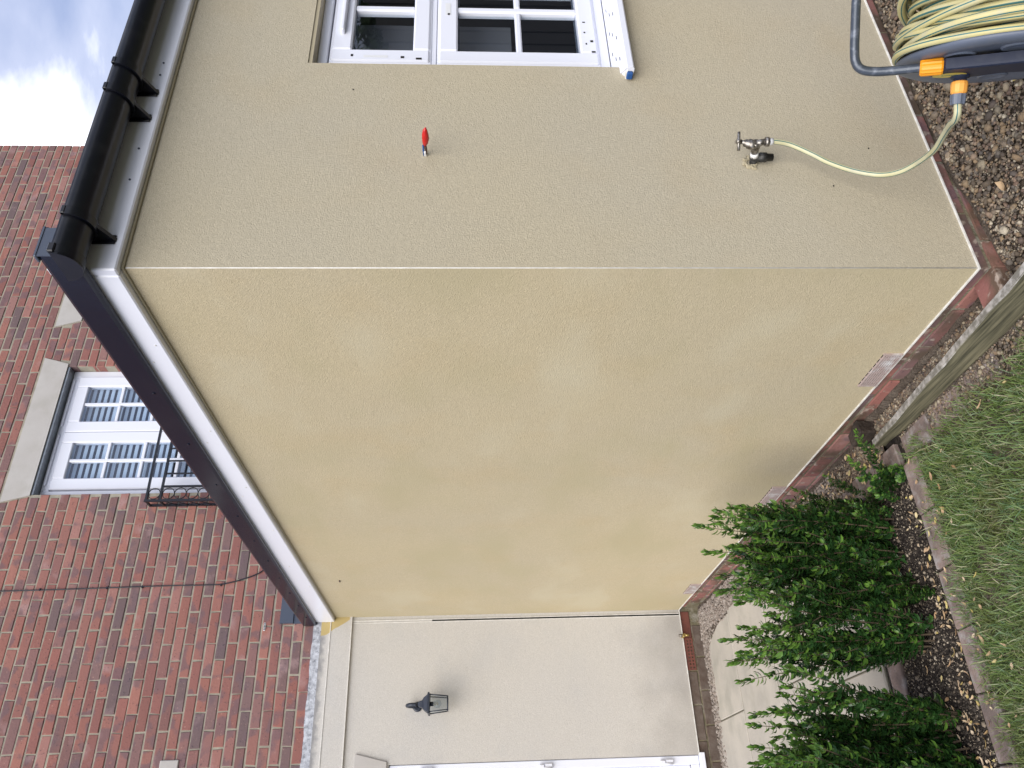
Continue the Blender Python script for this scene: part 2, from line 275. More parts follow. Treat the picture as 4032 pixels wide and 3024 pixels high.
# ------------------------------------------------------------------ mesh helpers
class MB:
    def __init__(s): s.v = []; s.f = []; s.mi = []; s.sm = []
    def addf(s, vs, fs, mi=0, smooth=False):
        o = len(s.v); s.v += [tuple(map(float, q)) for q in vs]; s.f += [tuple(o+i for i in f) for f in fs]; s.mi += [mi]*len(fs); s.sm += [smooth]*len(fs); return s
    def box(s, x0, x1, y0, y1, z0, z1, mi=0, b=0):
        if b <= 0:
            v = [(x, y, z) for x in (x0, x1) for y in (y0, y1) for z in (z0, z1)]
            return s.addf(v, [(0, 1, 3, 2), (4, 6, 7, 5), (0, 4, 5, 1), (2, 3, 7, 6), (0, 2, 6, 4), (1, 5, 7, 3)], mi)
        return s.cbox(((x0+x1)/2, (y0+y1)/2, (z0+z1)/2), ((x1-x0)/2, (y1-y0)/2, (z1-z0)/2), b, mi)
    def cbox(s, c, h, b, mi=0, rot=None, jit=0):
        """box with chamfered edges"""
        vs = []; idx = {}
        for sx in (-1, 1):
            for sy in (-1, 1):
                for sz in (-1, 1):
                    j = rng.normal(0, jit, 3) if jit else np.zeros(3)
                    for ax in range(3):
                        q = np.array([sx*h[0], sy*h[1], sz*h[2]], float)
                        for k in range(3):
                            if k != ax: q[k] -= np.sign(q[k])*b
                        idx[(sx, sy, sz, ax)] = len(vs); vs.append(q+j)
        fs = []
        for ax in range(3):
            o = [k for k in range(3) if k != ax]
            for sg in (-1, 1):
                l = []
                for a, bb in ((-1, -1), (1, -1), (1, 1), (-1, 1)):
                    k = [0, 0, 0]; k[ax] = sg; k[o[0]] = a; k[o[1]] = bb; l.append(idx[(*k, ax)])
                if (sg > 0) == (ax == 1): l = l[::-1]
                fs.append(tuple(l))
        for ax in range(3):
            o = [k for k in range(3) if k != ax]
            for a in (-1, 1):
                for bb in (-1, 1):
                    k0 = [0, 0, 0]; k1 = [0, 0, 0]; k0[ax] = -1; k1[ax] = 1
                    for k in (k0, k1): k[o[0]] = a; k[o[1]] = bb
                    fs.append((idx[(*k0, o[0])], idx[(*k1, o[0])], idx[(*k1, o[1])], idx[(*k0, o[1])]))
        for sx in (-1, 1):
            for sy in (-1, 1):
                for sz in (-1, 1): fs.append(tuple(idx[(sx, sy, sz, a)] for a in range(3)))
        vs = np.array(vs)
        if rot is not None: vs = vs @ np.array(rot).T
        return s.addf(vs+np.array(c), fs, mi)
    def tube(s, pts, r, seg=12, mi=0, cap=True, stripes=None, phase=0, closed=False):
        P_ = [np.array(q, float) for q in pts]; n = len(P_); rad = r if hasattr(r, '__len__') else [r]*n
        T = []
        for i in range(n):
            a = P_[i-1] if (i > 0 or closed) else P_[i]; b = P_[(i+1) % n] if (i < n-1 or closed) else P_[i]
            d = b-a; T.append(d/(np.linalg.norm(d)+1e-12))
        up = np.array([0, 0, 1.]) if abs(T[0][2]) < .9 else np.array([1., 0, 0]); u = np.cross(T[0], up); u /= np.linalg.norm(u)
        vs = []
        for i in range(n):
            u = u-T[i]*(u@T[i]); u /= np.linalg.norm(u); w_ = np.cross(T[i], u)
            for k in range(seg):
                a = 2*pi*k/seg+phase; vs.append(P_[i]+rad[i]*(math.cos(a)*u+math.sin(a)*w_))
        o = len(s.v); s.v += [tuple(q) for q in vs]
        for i in range(n if closed else n-1):
            j = (i+1) % n
            for k in range(seg):
                k2 = (k+1) % seg; s.f.append((o+i*seg+k, o+i*seg+k2, o+j*seg+k2, o+j*seg+k)); s.sm.append(True)
                s.mi.append(stripes[1] if (stripes and k in stripes[0]) else mi)
        if cap and not closed:
            s.f.append(tuple(o+k for k in range(seg))[::-1]); s.f.append(tuple(o+(n-1)*seg+k for k in range(seg))); s.mi += [mi]*2; s.sm += [False]*2
        return s
    def cyl(s, a, b, r, seg=14, mi=0, r2=None): return s.tube([a, b], [r, r if r2 is None else r2], seg, mi)
    def prism(s, poly, f, mi=0):
        """poly: 2-D outline; f(u, v, t) -> 3-D, t in {0,1}"""
        n = len(poly); vs = [f(u, v, 0) for u, v in poly]+[f(u, v, 1) for u, v in poly]
        fs = [tuple(range(n))[::-1], tuple(range(n, 2*n))]+[(i, (i+1) % n, n+(i+1) % n, n+i) for i in range(n)]
        return s.addf(vs, fs, mi)
    def build(s, name, mats, parent=None, loc=None):
        me = bpy.data.meshes.new(name); me.from_pydata(s.v, [], s.f)
        for m in (mats if isinstance(mats, (list, tuple)) else [mats]): me.materials.append(m)
        me.polygons.foreach_set('material_index', s.mi); me.polygons.foreach_set('use_smooth', s.sm)
        me.validate(); me.update()
        return link(name, me, parent, loc)
def link(name, me, parent=None, loc=None):
    o = bpy.data.objects.new(name, me); C.objects.link(o)
    if parent is not None: o.parent = parent
    if loc is not None: o.location = loc
    return o
def fix_normals(me):
    import bmesh
    b = bmesh.new(); b.from_mesh(me); bmesh.ops.recalc_face_normals(b, faces=b.faces[:]); b.to_mesh(me); b.free()
def fast_mesh(name, V, Fc, mats, parent=None, mi=None, smooth=False):
    me = bpy.data.meshes.new(name); V = np.asarray(V, np.float32); Fc = np.asarray(Fc, np.int32); k = Fc.shape[1]
    me.vertices.add(len(V)); me.vertices.foreach_set('co', V.ravel()); me.loops.add(Fc.size); me.loops.foreach_set('vertex_index', Fc.ravel())
    me.polygons.add(len(Fc)); me.polygons.foreach_set('loop_start', np.arange(0, Fc.size, k, dtype=np.int32))
    for m in mats: me.materials.append(m)
    if mi is not None: me.polygons.foreach_set('material_index', np.asarray(mi, np.int32))
    if smooth: me.polygons.foreach_set('use_smooth', np.ones(len(Fc), bool))
    me.update(calc_edges=True); me.validate()
    return link(name, me, parent)
def tag(o, label=None, cat=None, group=None, kind=None):
    if label: o['label'] = label
    if cat: o['category'] = cat
    if group: o['group'] = group
    if kind: o['kind'] = kind
    return o
def empty(name, loc, label, cat, group=None):
    o = bpy.data.objects.new(name, None); C.objects.link(o); o.empty_display_size = .1; o.location = loc
    return tag(o, label, cat, group)
def smoothpath(pts, n=8):
    P_ = [np.array(q, float) for q in pts]; P_ = [2*P_[0]-P_[1]]+P_+[2*P_[-1]-P_[-2]]; out = []
    for i in range(1, len(P_)-2):
        a, b, c, d = P_[i-1:i+3]
        for k in range(n):
            t = k/n; out.append(.5*((2*b)+(-a+c)*t+(2*a-5*b+4*c-d)*t*t+(-a+3*b-3*c+d)*t**3))
    out.append(P_[-2]); return out
def proj(Pt):
    d = np.array(Pt, float)-CAMP; z = d@Fv
    return 2016-FPX*(d@Uv)/z, 1512-FPX*(d@Rv)/z, z       # photo x, y (4032x3024), depth

LY = 3.956           # back wall plane
BY = LY+.02          # brickwork face

# ------------------------------------------------------------------ ground and surfaces
g = MB(); g.addf([(-120, -120, -.24), (120, -120, -.24), (120, 120, -.24), (-120, 120, -.24)], [(0, 1, 2, 3)])
tag(g.build('ground', M['ground']), 'bare earth ground lying under garden and house', kind='structure')
def sheet(name, x0, x1, y0, y1, zf, m, nx=30, ny=30, label=None):
    xs = np.linspace(x0, x1, nx); ys = np.linspace(y0, y1, ny); X, Y = np.meshgrid(xs, ys); Z = zf(X, Y)
    V = np.stack([X.ravel(), Y.ravel(), Z.ravel()], 1); i = np.arange(nx*ny).reshape(ny, nx)
    Fc = np.stack([i[:-1, :-1].ravel(), i[:-1, 1:].ravel(), i[1:, 1:].ravel(), i[1:, :-1].ravel()], 1)
    o = fast_mesh(name, V, Fc, [m], smooth=True); return tag(o, label, kind='structure')
def wob(X, Y, a=.006, s=9): return a*(np.sin(X*s*1.3+Y*s*.7)+np.sin(Y*s*1.9-X*s*.6)+.6*np.sin((X-Y)*s*3.1))
def gz(X, Y):
    """gravel level: banked up by the window wall, lower along the long wall"""
    a = np.clip((X+.05)/.45, 0, 1); base = -.095+.055*a
    base = np.where(X < 0, -.10-.035*np.clip(Y/1.2, 0, 1)+0*X, base); return base
def rz(X, Y): return gz(X, Y)+wob(X, Y, .004, 14)
sheet('gravel_bed', -.078, 3.2, -2.2, .03, lambda X, Y: rz(X, Y)-.012, M['dirt'], 60, 50, 'brown gravel border below the window wall')
sheet('gravel_path', -.077, .03, .031, .999, lambda X, Y: gz(X, Y)-.012+wob(X, Y, .003, 14), M['dirt'], 20, 60, 'gravel strip between long rendered wall and board')
sheet('gravel_end', -.24, .03, 1.0, 1.45, lambda X, Y: -.150+wob(X, Y, .003, 14), M['dirt'], 20, 20, 'dusty gravel beyond the board end')
sheet('gravel_strip', -.24, .03, 1.451, 3.97, lambda X, Y: -.148+wob(X, Y, .002, 14), M['dirt'], 20, 60, 'gravel strip between the wall and paving')
sheet('gravel_margin', -2.2, -.2405, 3.80, 3.97, lambda X, Y: -.150+wob(X, Y, .002, 14), M['dirt'], 50, 8, 'narrow gravel margin under the cream wall')
sheet('soil_bed', -3.0, -.1, .84, 1.45, lambda X, Y: -.158+wob(X, Y, .005, 11), M['soil'], 90, 30, 'dark planting bed between lawn edging and paving')
sheet('lawn', -8, -.10, -9, .835, lambda X, Y: -.165+wob(X, Y, .003, 7), M['dirt'], 90, 90, 'lawn in front of the planting bed')
M['joint'] = mat('slab_joint', (.075, .068, .055), .95, (.12, .115, .08), 20, spec=.2)
sheet('paving_base', -5.0, -.241, 1.452, 3.80, lambda X, Y: -.1445+0*X, M['joint'], 4, 4, 'dark jointing between the paving slabs')

# paving slabs
pv = bpy.data.objects.new('paving', None); C.objects.link(pv); pv['kind'] = 'structure'; pv['label'] = 'pale sandstone paving beside the cream wall'
rows = [(1.462, 2.045, [-.175, -.86, -1.46, -2.06, -2.9]), (2.058, 2.640, [-.16, -.77, -1.37, -1.97, -2.8]), (2.654, 3.280, [-.17, -.49, -1.09, -1.70, -2.6]), (3.296, 3.858, [-.19, -.782, -1.40, -2.0, -2.9])]
for ri, (a, b, xs) in enumerate(rows):
    for k in range(len(xs)-1):
        x1, x0 = xs[k]-.003, xs[k+1]+.003; j = rng.uniform(-.003, .003)
        m_ = MB()
        poly = [(x0, a), (x1, a), (x1, b), (x0, b)]
        if ri == 3 and k == 0: poly = [(x0, a), (x1-.004, a), (x1-.01, a+.22), (x1-.045, b-.20), (x1-.10, b-.06), (x1-.2, b-.01), (x0, b)]
        if ri == 2 and k == 0: poly = [(x0, a), (x1-.01, a), (x1+.0, b), (x0, b)]
        c0 = np.mean(poly, 0); inn = [tuple(np.array(q)+(c0-np.array(q))/np.linalg.norm(c0-np.array(q))*.008) for q in poly]; n_ = len(poly); zt = -.138+j
        vs = [(u, v, -.168) for u, v in poly]+[(u, v, zt-.006) for u, v in poly]+[(u, v, zt) for u, v in inn]
        fs = [(i, (i+1) % n_, n_+(i+1) % n_, n_+i) for i in range(n_)]+[(n_+i, n_+(i+1) % n_, 2*n_+(i+1) % n_, 2*n_+i) for i in range(n_)]+[tuple(range(2*n_, 3*n_))]
        m_.addf(vs, fs); m_.build('slab', M['slab'], pv)
# brick-paver edgings
def pavers(name, label, lst):
    e = bpy.data.objects.new(name, None); C.objects.link(e); tag(e, label, kind='structure')
    for (x0, x1, y0, y1, z, ang) in lst:
        m_ = MB(); c = np.array([(x0+x1)/2, (y0+y1)/2, z-.03]); ca, sa = math.cos(ang), math.sin(ang)
        m_.cbox(c, ((x1-x0)/2, (y1-y0)/2, .03), .004, rot=[[ca, -sa, 0], [sa, ca, 0], [0, 0, 1]], jit=.0012); m_.build('paver', M['paver'], e)
    return e
lst = []
x = -.235
for k in range(11):
    lst.append((x-.203, x, .802+rng.uniform(-.005, .005), .900+rng.uniform(-.006, .006), -.142+rng.uniform(-.005, .005), rng.uniform(-.035, .035))); x -= .2085
pavers('lawn_edging', 'reddish brick edging between the lawn and soil', lst)
pavers('bed_edging', 'reddish brick pavers edging the head of the bed', [(-.237, -.137, .917, 1.103, -.136, .02), (-.235, -.135, 1.110, 1.300, -.134, -.03)]
       + [(-.237-.21*(k+1)+.005, -.237-.21*k-.002, 1.335+rng.uniform(-.004, .004), 1.435, -.143, rng.uniform(-.015, .015)) for k in range(9)]
       + [(-.232, -.14, 1.335, 1.435, -.139, .05)])
pavers('board_edging', 'damp soil-stained pavers running along the timber board', [(-.225, -.122, .69, .885, -.152, .05), (-.215, -.117, .48, .68, -.158, -.04), (-.205, -.112, .27, .47, -.163, .03)])

# ------------------------------------------------------------------ scatter helpers
def ico():
    import bmesh
    b = bmesh.new(); bmesh.ops.create_icosphere(b, subdivisions=1, radius=1); b.verts.ensure_lookup_table()
    v = np.array([q.co for q in b.verts]); f = np.array([[q.index for q in fc.verts] for fc in b.faces]); b.free(); return v, f
IV, IF = ico()
def rotmats(n, flat=False):
    q = rng.normal(size=(n, 4)); q /= np.linalg.norm(q, axis=1)[:, None]; a, b, c, d = q.T
    return np.stack([np.stack([1-2*(c*c+d*d), 2*(b*c-a*d), 2*(b*d+a*c)], -1), np.stack([2*(b*c+a*d), 1-2*(b*b+d*d), 2*(c*d-a*b)], -1), np.stack([2*(b*d-a*c), 2*(c*d+a*b), 1-2*(b*b+c*c)], -1)], 1)
def stones(name, pos, size, m, label):
    n = len(pos); base = np.repeat(IV[None], n, 0)*(1+rng.normal(0, .13, (n, len(IV), 1)))
    sc = size[:, None]*np.stack([np.ones(n), rng.uniform(.6, .95, n), rng.uniform(.4, .75, n)], 1)
    V = base*sc[:, None, :]; rm = rotmats(n); V = np.einsum('nij,nkj->nki', rm, V)
    V[:, :, 2] *= .8; V += pos[:, None, :]
    Fc = (IF[None]+(np.arange(n)*len(IV))[:, None, None]).reshape(-1, 3)
    return tag(fast_mesh(name, V.reshape(-1, 3), Fc, [m]), label, kind='stuff')
# gravel under the window wall
n = 21000
px = np.concatenate([rng.uniform(-.07, 1.7, n)]); py = rng.uniform(-.62, -.012, n)
keep = py > -.62+.0*px
px, py = px[keep], py[keep]
sz = np.exp(rng.normal(math.log(.0056), .38, len(px))); sz = np.clip(sz, .003, .016)
pz = rz(px, py)+sz*.3+rng.uniform(-.002, .003, len(px))
stones('gravel', np.stack([px, py, pz], 1), sz, M['gravel'], 'mixed brown gravel stones piled against the window wall')
# larger lumps
n = 130
px = rng.uniform(-.05, 1.3, n); py = rng.uniform(-.55, -.03, n)
stones('rubble', np.stack([px, py, rz(px, py)+.006], 1), rng.uniform(.012, .024, n), M['gravel'], 'larger stone lumps scattered on the gravel')
n = 5200
px = rng.uniform(-.073, -.012, n); py = rng.uniform(.0, 1.5, n)
px = np.where(py > 1.0, rng.uniform(-.23, -.012, n), px)
bad = (px < -.13) & (py > .9) & (py < 1.31); px = np.where(bad, rng.uniform(-.12, -.012, n), px)
sz = np.clip(np.exp(rng.normal(math.log(.0058), .3, n)), .003, .013)
stones('shingle', np.stack([px, py, np.where(py < 1.0, gz(px, py), -.146)+.002+sz*.3], 1), sz, M['gravel'], 'small rounded shingle between wall and timber board')
n = 9000
u = rng.random(n) < .62
px = np.where(u, rng.uniform(-.20, -.012, n), rng.uniform(-2.1, -.02, n)); py = np.where(u, rng.uniform(1.46, 3.95, n), rng.uniform(3.80, 3.945, n))
sz = np.clip(np.exp(rng.normal(math.log(.0095), .3, n)), .005, .02)
sz = np.where(py < 2.6, sz*.75, sz)
cn = rng.random(n) < .05; px = np.where(cn, rng.uniform(-.42, -.18, n), px); py = np.where(cn, rng.uniform(3.3, 3.86, n), py); cn &= px > -.215-np.maximum(0, py-3.62)*.55; kk = cn | (px > -.185) | (py > 3.8); px, py, sz, cn = px[kk], py[kk], sz[kk], cn[kk]; n = len(px)
stones('chippings', np.stack([px, py, np.where(cn, -.1475, -.146)+sz*.3], 1), sz, M['gravel2'], 'pale stone chippings between paving and plinth')

# soil flecks
n = 14000
px = rng.uniform(-1.8, -.24, n); py = rng.uniform(.9, 1.33, n)
stones('soil_crumbs', np.stack([px, py, -.157+wob(px, py, .005, 11)], 1), np.clip(np.exp(rng.normal(math.log(.0032), .5, n)), .0015, .012), M['chips'], 'black soil crumbs and bark flecks in planting bed')
n = 3000
px = rng.uniform(-.26, -.11, n); py = rng.uniform(-.3, .9, n); px = np.where(rng.random(n) < .5, -.11-.09*rng.random(n), px)
stones('loose_earth', np.stack([px, py, np.full(n, -.160)], 1), np.clip(np.exp(rng.normal(math.log(.0045), .5, n)), .002, .012), M['gravel'], 'dry loose earth crumbs at the foot of the board')

# grass
def grass(name, px, py, h, wd, label, zb=-.165):
    n = len(px); az = rng.uniform(0, 2*pi, n); lean = np.abs(rng.normal(.55, .38, n)); la = rng.uniform(0, 2*pi, n)
    cxd, cyd = np.cos(la), np.sin(la); wx, wy = -np.sin(az)*wd, np.cos(az)*wd
    lv = []
    for k, (t, ww) in enumerate([(0, 1), (.4, .85), (.75, .6), (1, .06)]):
        a = lean*t*1.25; hx = h*t*np.sin(a); hz = h*t*np.cos(a)
        c = np.stack([px+hx*cxd, py+hx*cyd, zb+hz], 1); o = np.stack([wx*ww, wy*ww, 0*wx], 1)
        lv += [c-o, c+o]
    V = np.stack(lv, 1); i = (np.arange(n)*8)[:, None]
    Fc = np.concatenate([i+np.array([[0, 1, 3, 2]]), i+np.array([[2, 3, 5, 4]]), i+np.array([[4, 5, 7, 6]])], 1).reshape(-1, 4)
    return tag(fast_mesh(name, V.reshape(-1, 3), Fc, [M['grass']]), label, kind='stuff')
n = 90000
px = rng.uniform(-2.0, -.13, n); py = rng.uniform(-1.0, .86, n)
keep = (py < .822+.022*np.sin(px*23)+.015*np.sin(px*51)+rng.normal(0, .02, n)) & (px < -.20+.022*np.sin(py*17)+rng.normal(0, .018, n)) & ~((px > -.27) & (py < .75) & (rng.random(n) < .55))
# thinner, scruffy patches
th = np.sin(px*9+2)*np.sin(py*11+1); keep &= ~((th > .55) & (rng.random(n) < .5))
px, py = px[keep], py[keep]
grass('grass', px, py, np.clip(rng.normal(.046, .015, len(px)), .015, .11), rng.uniform(.0011, .0024, len(px)), 'short tufted green grass with dry straw patches')
n = 26000
px = rng.uniform(-7.5, -1.9, n); py = rng.uniform(-8, .8, n)
grass('distant_grass', px, py, rng.normal(.05, .01, n), np.full(n, .006), 'short green grass on the rest of the lawn')

# dead leaves
def leaves(name, pos, L, Wd, label, m):
    n = len(pos); out = []
    t = np.array([0, .25, .5, .75, 1]); wv = np.array([.02, .8, 1, .7, .02])
    rm = rotmats(n); az = rng.uniform(0, 2*pi, n); til = rng.normal(0, .35, n)
    V = []
    for k in range(5):
        for sgn in (-1, 0, 1):
            xx = (t[k]-.5)*L; yy = sgn*wv[k]*Wd/2; zz = .25*L*(4*(t[k]-.5)**2)*rng.uniform(.2, 1.2, n)*1.0+(abs(sgn)*wv[k]*Wd*.25)
            V.append(np.stack([xx, yy, zz], 1))
    V = np.stack(V, 1); ca, sa = np.cos(az)[:, None], np.sin(az)[:, None]; ct, st = np.cos(til)[:, None], np.sin(til)[:, None]
    X, Y, Z = V[..., 0], V[..., 1], V[..., 2]; Y, Z = Y*ct-Z*st, Y*st+Z*ct; X, Y = X*ca-Y*sa, X*sa+Y*ca
    V = np.stack([X, Y, Z], -1)+pos[:, None, :]
    q = []
    for k in range(4):
        for s_ in range(2): a = k*3+s_; q.append([a, a+1, a+4, a+3])
    q = np.array(q); Fc = ((np.arange(n)*15)[:, None, None]+q[None]).reshape(-1, 4)
    return tag(fast_mesh(name, V.reshape(-1, 3), Fc, [m]), label, kind='stuff')
n = 190
px = -.32-1.3*rng.random(n)**.8; py = rng.uniform(.905, 1.30, n); py = np.where(rng.random(n) < .55, .905+np.abs(rng.normal(0, .07, n)), py)
leaves('fallen_leaves', np.stack([px, py, np.full(n, -.148)], 1), rng.uniform(.012, .034, n), rng.uniform(.005, .012, n), 'curled tan fallen leaves scattered over dark soil', M['deadleaf'])
n = 75
px = rng.uniform(-1.5, -.14, n); py = np.where(rng.random(n) < .6, rng.uniform(.70, .86, n), rng.uniform(-.1, .8, n))
leaves('leaf_litter', np.stack([px, py, np.full(n, -.132)], 1), rng.uniform(.012, .034, n), rng.uniform(.006, .012, n), 'few dry leaves lying on lawn and edging', M['deadleaf'])
n = 170
px = rng.uniform(-.20, -.015, n); py = rng.uniform(1.0, 2.6, n)
leaves('leaf_debris', np.stack([px, py, np.full(n, -.125)], 1), rng.uniform(.015, .038, n), rng.uniform(.008, .016, n), 'dry leaf debris lying in the wall gravel', M['deadleaf'])
n = 9
px = rng.uniform(.15, .9, n); py = rng.uniform(-.42, -.15, n)
leaves('gravel_leaves', np.stack([px, py, rz(px, py)+.012], 1), rng.uniform(.03, .06, n), rng.uniform(.015, .03, n), 'pale brown leaves lying on gravel under the tap', M['deadleaf'])

# ------------------------------------------------------------------ timber board, stump
b = MB()
def tz(y): return -.107+(1.0-y)*.064
y0, y1 = -1.35, 1.005
nseg = 24; ys = np.linspace(y0, y1, nseg); vs = []
for y in ys:
    j = .0015*math.sin(y*31)+.001*math.sin(y*77); z = tz(y)+j
    vs += [(-.106, y, -.20), (-.104+j, y, z-.003), (-.101, y, z), (-.079, y, z), (-.076, y, z-.003), (-.076, y, -.20)]
fs = []
for i in range(nseg-1):
    for k in range(5): a = i*6+k; fs.append((a, a+1, a+7, a+6))
fs += [tuple(range(6))[::-1], tuple(range((nseg-1)*6, nseg*6))]
b.addf(vs, fs); o = b.build('timber_board', M['board']); fix_normals(o.data)
tag(o, 'weathered mossy timber board on edge between gravel and lawn', 'board')
b = MB(); b.cbox((-.036, 1.03, -.10), (.030, .052, .045), .008, rot=[[.97, -.24, 0], [.24, .97, 0], [0, 0, 1]], jit=.003)
tag(b.build('wood_stump', M['log']), 'dark rotten wood block between the wall and board end', 'wood block')

# ------------------------------------------------------------------ brick builder
def quad_brick(poly, y, depth, bev=.004, proud=0, jit=.0012):
    """poly: 4 (x, z) corners anticlockwise seen from -y; face at y-proud"""
    c = np.mean(poly, 0); f = []
    for q in poly:
        q = np.array(q)+rng.normal(0, jit, 2); d = c-q; f.append((q, q+np.array([np.sign(d[0])*bev, np.sign(d[1])*bev])))
    vs = [(q[0], y+depth, q[1]) for q, _ in f]+[(q[0], y-proud+bev, q[1]) for q, _ in f]+[(i[0], y-proud+rng.normal(0, .0007), i[1]) for _, i in f]
    fs = [(i, (i+1) % 4, 4+(i+1) % 4, 4+i) for i in range(4)]+[(4+i, 4+(i+1) % 4, 8+(i+1) % 4, 8+i) for i in range(4)]+[(8, 9, 10, 11)]
    return vs, fs
def mk_brick_mesh(wd, ht, depth, m, n):
    out = []
    for k in range(n):
        mb = MB(); v, f = quad_brick([(-wd/2, -ht/2), (wd/2, -ht/2), (wd/2, ht/2), (-wd/2, ht/2)], 0, depth, jit=.0016)
        mb.addf(v, f); me = bpy.data.meshes.new('brick'); me.from_pydata(mb.v, [], mb.f); me.materials.append(m); me.update(); out.append(me)
    return out
FULL = mk_brick_mesh(.215, .064, .10, M['brick'], 10)
FULLD = mk_brick_mesh(.215, .065, .10, M['brickd'], 6)

# ================================================================== BRICK HOUSE
H = empty('brick_house', (1.8, BY, -.15), 'red brick house with a cream rendered ground floor behind the extension', 'house')
H_inv = Vector(H.location)
def hp(name, mb, m, parent=None):     # part in world coordinates
    o = mb.build(name, m, parent if parent is not None else H)
    if parent is None or parent is H: o.location = -H_inv
    return o
WX0, WX1, WZ1 = -3.2, 4.765, 7.3
OX0, OX1, OZ0, OZ1 = .992, 2.150, 2.72, 4.885     # window opening
ZB = 2.60
w_ = MB(); my = BY+.0045
for (a, b_, c_, d_) in ((WX0, OX0, ZB, WZ1-.01), (OX1, WX1-.01, ZB, WZ1-.01), (OX0, OX1, OZ1+.005, WZ1-.01), (OX0, OX1, ZB, OZ0)):
    w_.box(a, b_, my, my+.22, c_, d_)
w_.box(WX1-.228, WX1-.012, my+.221, my+5, ZB, WZ1-.01)
w_.box(WX1-.4, WX1-.012, my, my+5, -.2, ZB-.003)
hp('mortar_wall', w_, M['mortar'])
# bricks: visible first
def lint(z):   # (left, right) of the flared stone lintel at height z
    t = np.clip((z-4.888)/.208, 0, 1); return .985-.05*t, 2.172+.06*t
def lint2(z):
    t = np.clip((z-4.888)/.208, 0, 1); return 2.615-.062*t, 3.80+.06*t
cand = []; stuffb = MB()
nc0 = int((WZ1-4.885)/.075)+1
for ci in range(-31, nc0):
    zb_ = 4.8875+ci*.075+.005; zt_ = zb_+.0645
    if zt_ > WZ1 or zb_ < ZB: continue
    off = -.047+.005 if (ci % 2 == 0) else -.047+.1175
    k0 = int((WX0-off)/.225)-1
    for k in range(k0, k0+60):
        a = off+k*.225+.005+rng.normal(0, .0015); b_ = a+.2145
        if b_ > WX1: b_ = WX1
        a = max(a, WX0)
        if b_-a < .04: continue
        segs = [[(a, zb_), (b_, zb_), (b_, zt_), (a, zt_)]]
        def cut(segs, l0, l1, r0, r1):
            res = []
            for q in segs:
                (xa, _), (xb, _), (xc, _), (xd, _) = q
                if xb < min(l0, l1) and xc < min(l0, l1) or xa > max(r0, r1): res.append(q); continue
                if xa < l0-.03: res.append([(xa, zb_), (l0-.008, zb_), (l1-.008, zt_), (xd, zt_)])
                if xb > r0+.03: res.append([(r0+.008, zb_), (xb, zb_), (xc, zt_), (r1+.008, zt_)])
            return res
        zm = (zb_+zt_)/2
        if OZ0 < zm < OZ1: segs = cut(segs, OX0+.008, OX0+.008, OX1-.008, OX1-.008)
        if OZ0 < zm < OZ1: segs = cut(segs, 2.63, 2.63, 3.78, 3.78)
        if 4.885 < zm < 5.10:
            l0, r0_ = lint(zb_); l1, r1_ = lint(zt_); segs = cut(segs, l0, l1, r0_, r1_)
            l0, r0_ = lint2(zb_); l1, r1_ = lint2(zt_); segs = cut(segs, l0, l1, r0_, r1_)
        for q in segs:
            if q[1][0]-q[0][0] < .03 or q[2][0]-q[3][0] < .02: continue
            xy = [proj((x_, BY, z_))[:2] for x_, z_ in q]
            vis = False; ar = 0
            for i in range(4):
                X_, Y_ = xy[i]; X2, Y2 = xy[(i+1) % 4]; ar += X_*Y2-X2*Y_
                if -5 < X_ and -5 < Y_ < 3030:
                    lim = 154+(Y_-1020)*(1182-154)/(2450-1020) if Y_ > 1020 else 154+(1020-Y_)*.40
                    if Y_ > 2450: lim = 1235
                    if X_ < lim+8: vis = True
            full = abs(q[0][0]-q[3][0]) < .001 and abs(q[1][0]-q[2][0]) < .001 and abs(q[1][0]-q[0][0]-.2145) < .003
            cand.append((vis, abs(ar)/2, q, full))
cand.sort(key=lambda t: (-int(t[0]), -t[1]))
NB = 281
for i, (vis, ar, q, full) in enumerate(cand):
    pr = rng.uniform(-.001, .003)
    if i < NB and vis:
        cx, cz = np.mean(q, 0)
        if full:
            o = bpy.data.objects.new('brick', FULL[rng.integers(10)]); C.objects.link(o); o.parent = H; o.location = Vector((cx, BY-pr, cz))-H_inv
            o.rotation_euler = (0, rng.normal(0, .004), 0)
        else:
            mb = MB(); v, f = quad_brick([(x_-cx, z_-cz) for x_, z_ in q], 0, .10); mb.addf(v, f); o = mb.build('brick', M['brick'], H); o.location = Vector((cx, BY-pr, cz))-H_inv
    else:
        v, f = quad_brick(q, BY, .10, proud=pr); stuffb.addf(v, f)
# side return of the house corner
for ci in range(0, 62):
    zb_ = ZB+.02+ci*.075
    for k in range(0, 8):
        y_ = BY+.11+k*.225+(.11 if ci % 2 else 0); stuffb.cbox((WX1-.05, y_+.107, zb_+.032), (.05, .107, .032), .004)
o = hp('brickwork', stuffb, M['brick']); o['kind'] = 'stuff'
# stone lintels
for fn in (lint, lint2):
    l0, r0_ = fn(4.888); l1, r1_ = fn(5.096); mb = MB()
    mb.prism([(l0, 4.890), (r0_, 4.890), (r1_, 5.096), (l1, 5.096)], lambda u, v, t: (u, BY-.006+t*.10, v)); hp('stone_lintel', mb, M['stone'])
mb = MB(); mb.box(-1.9, -.892, BY-.012, BY+.10, 3.437, 3.556, b=.004); hp('stone_sill', mb, M['stone'])
mb = MB(); mb.box(OX0+.004, OX1-.004, BY+.006, BY+.10, 4.872, 4.8875); hp('steel_lintel', mb, M['galv'])
# ---- french window
fy = BY+.085
W = hp('french_window', MB().box(OX0+.002, OX1-.002, fy+.055, fy+.075, OZ0, 4.870), M['dark']); W.data.transform(Matrix.Translation(-H_inv)); W.location = (0, 0, 0); W.location = (0, 0, 0)
W.data.transform(Matrix.Translation(H_inv)); W.location = -H_inv
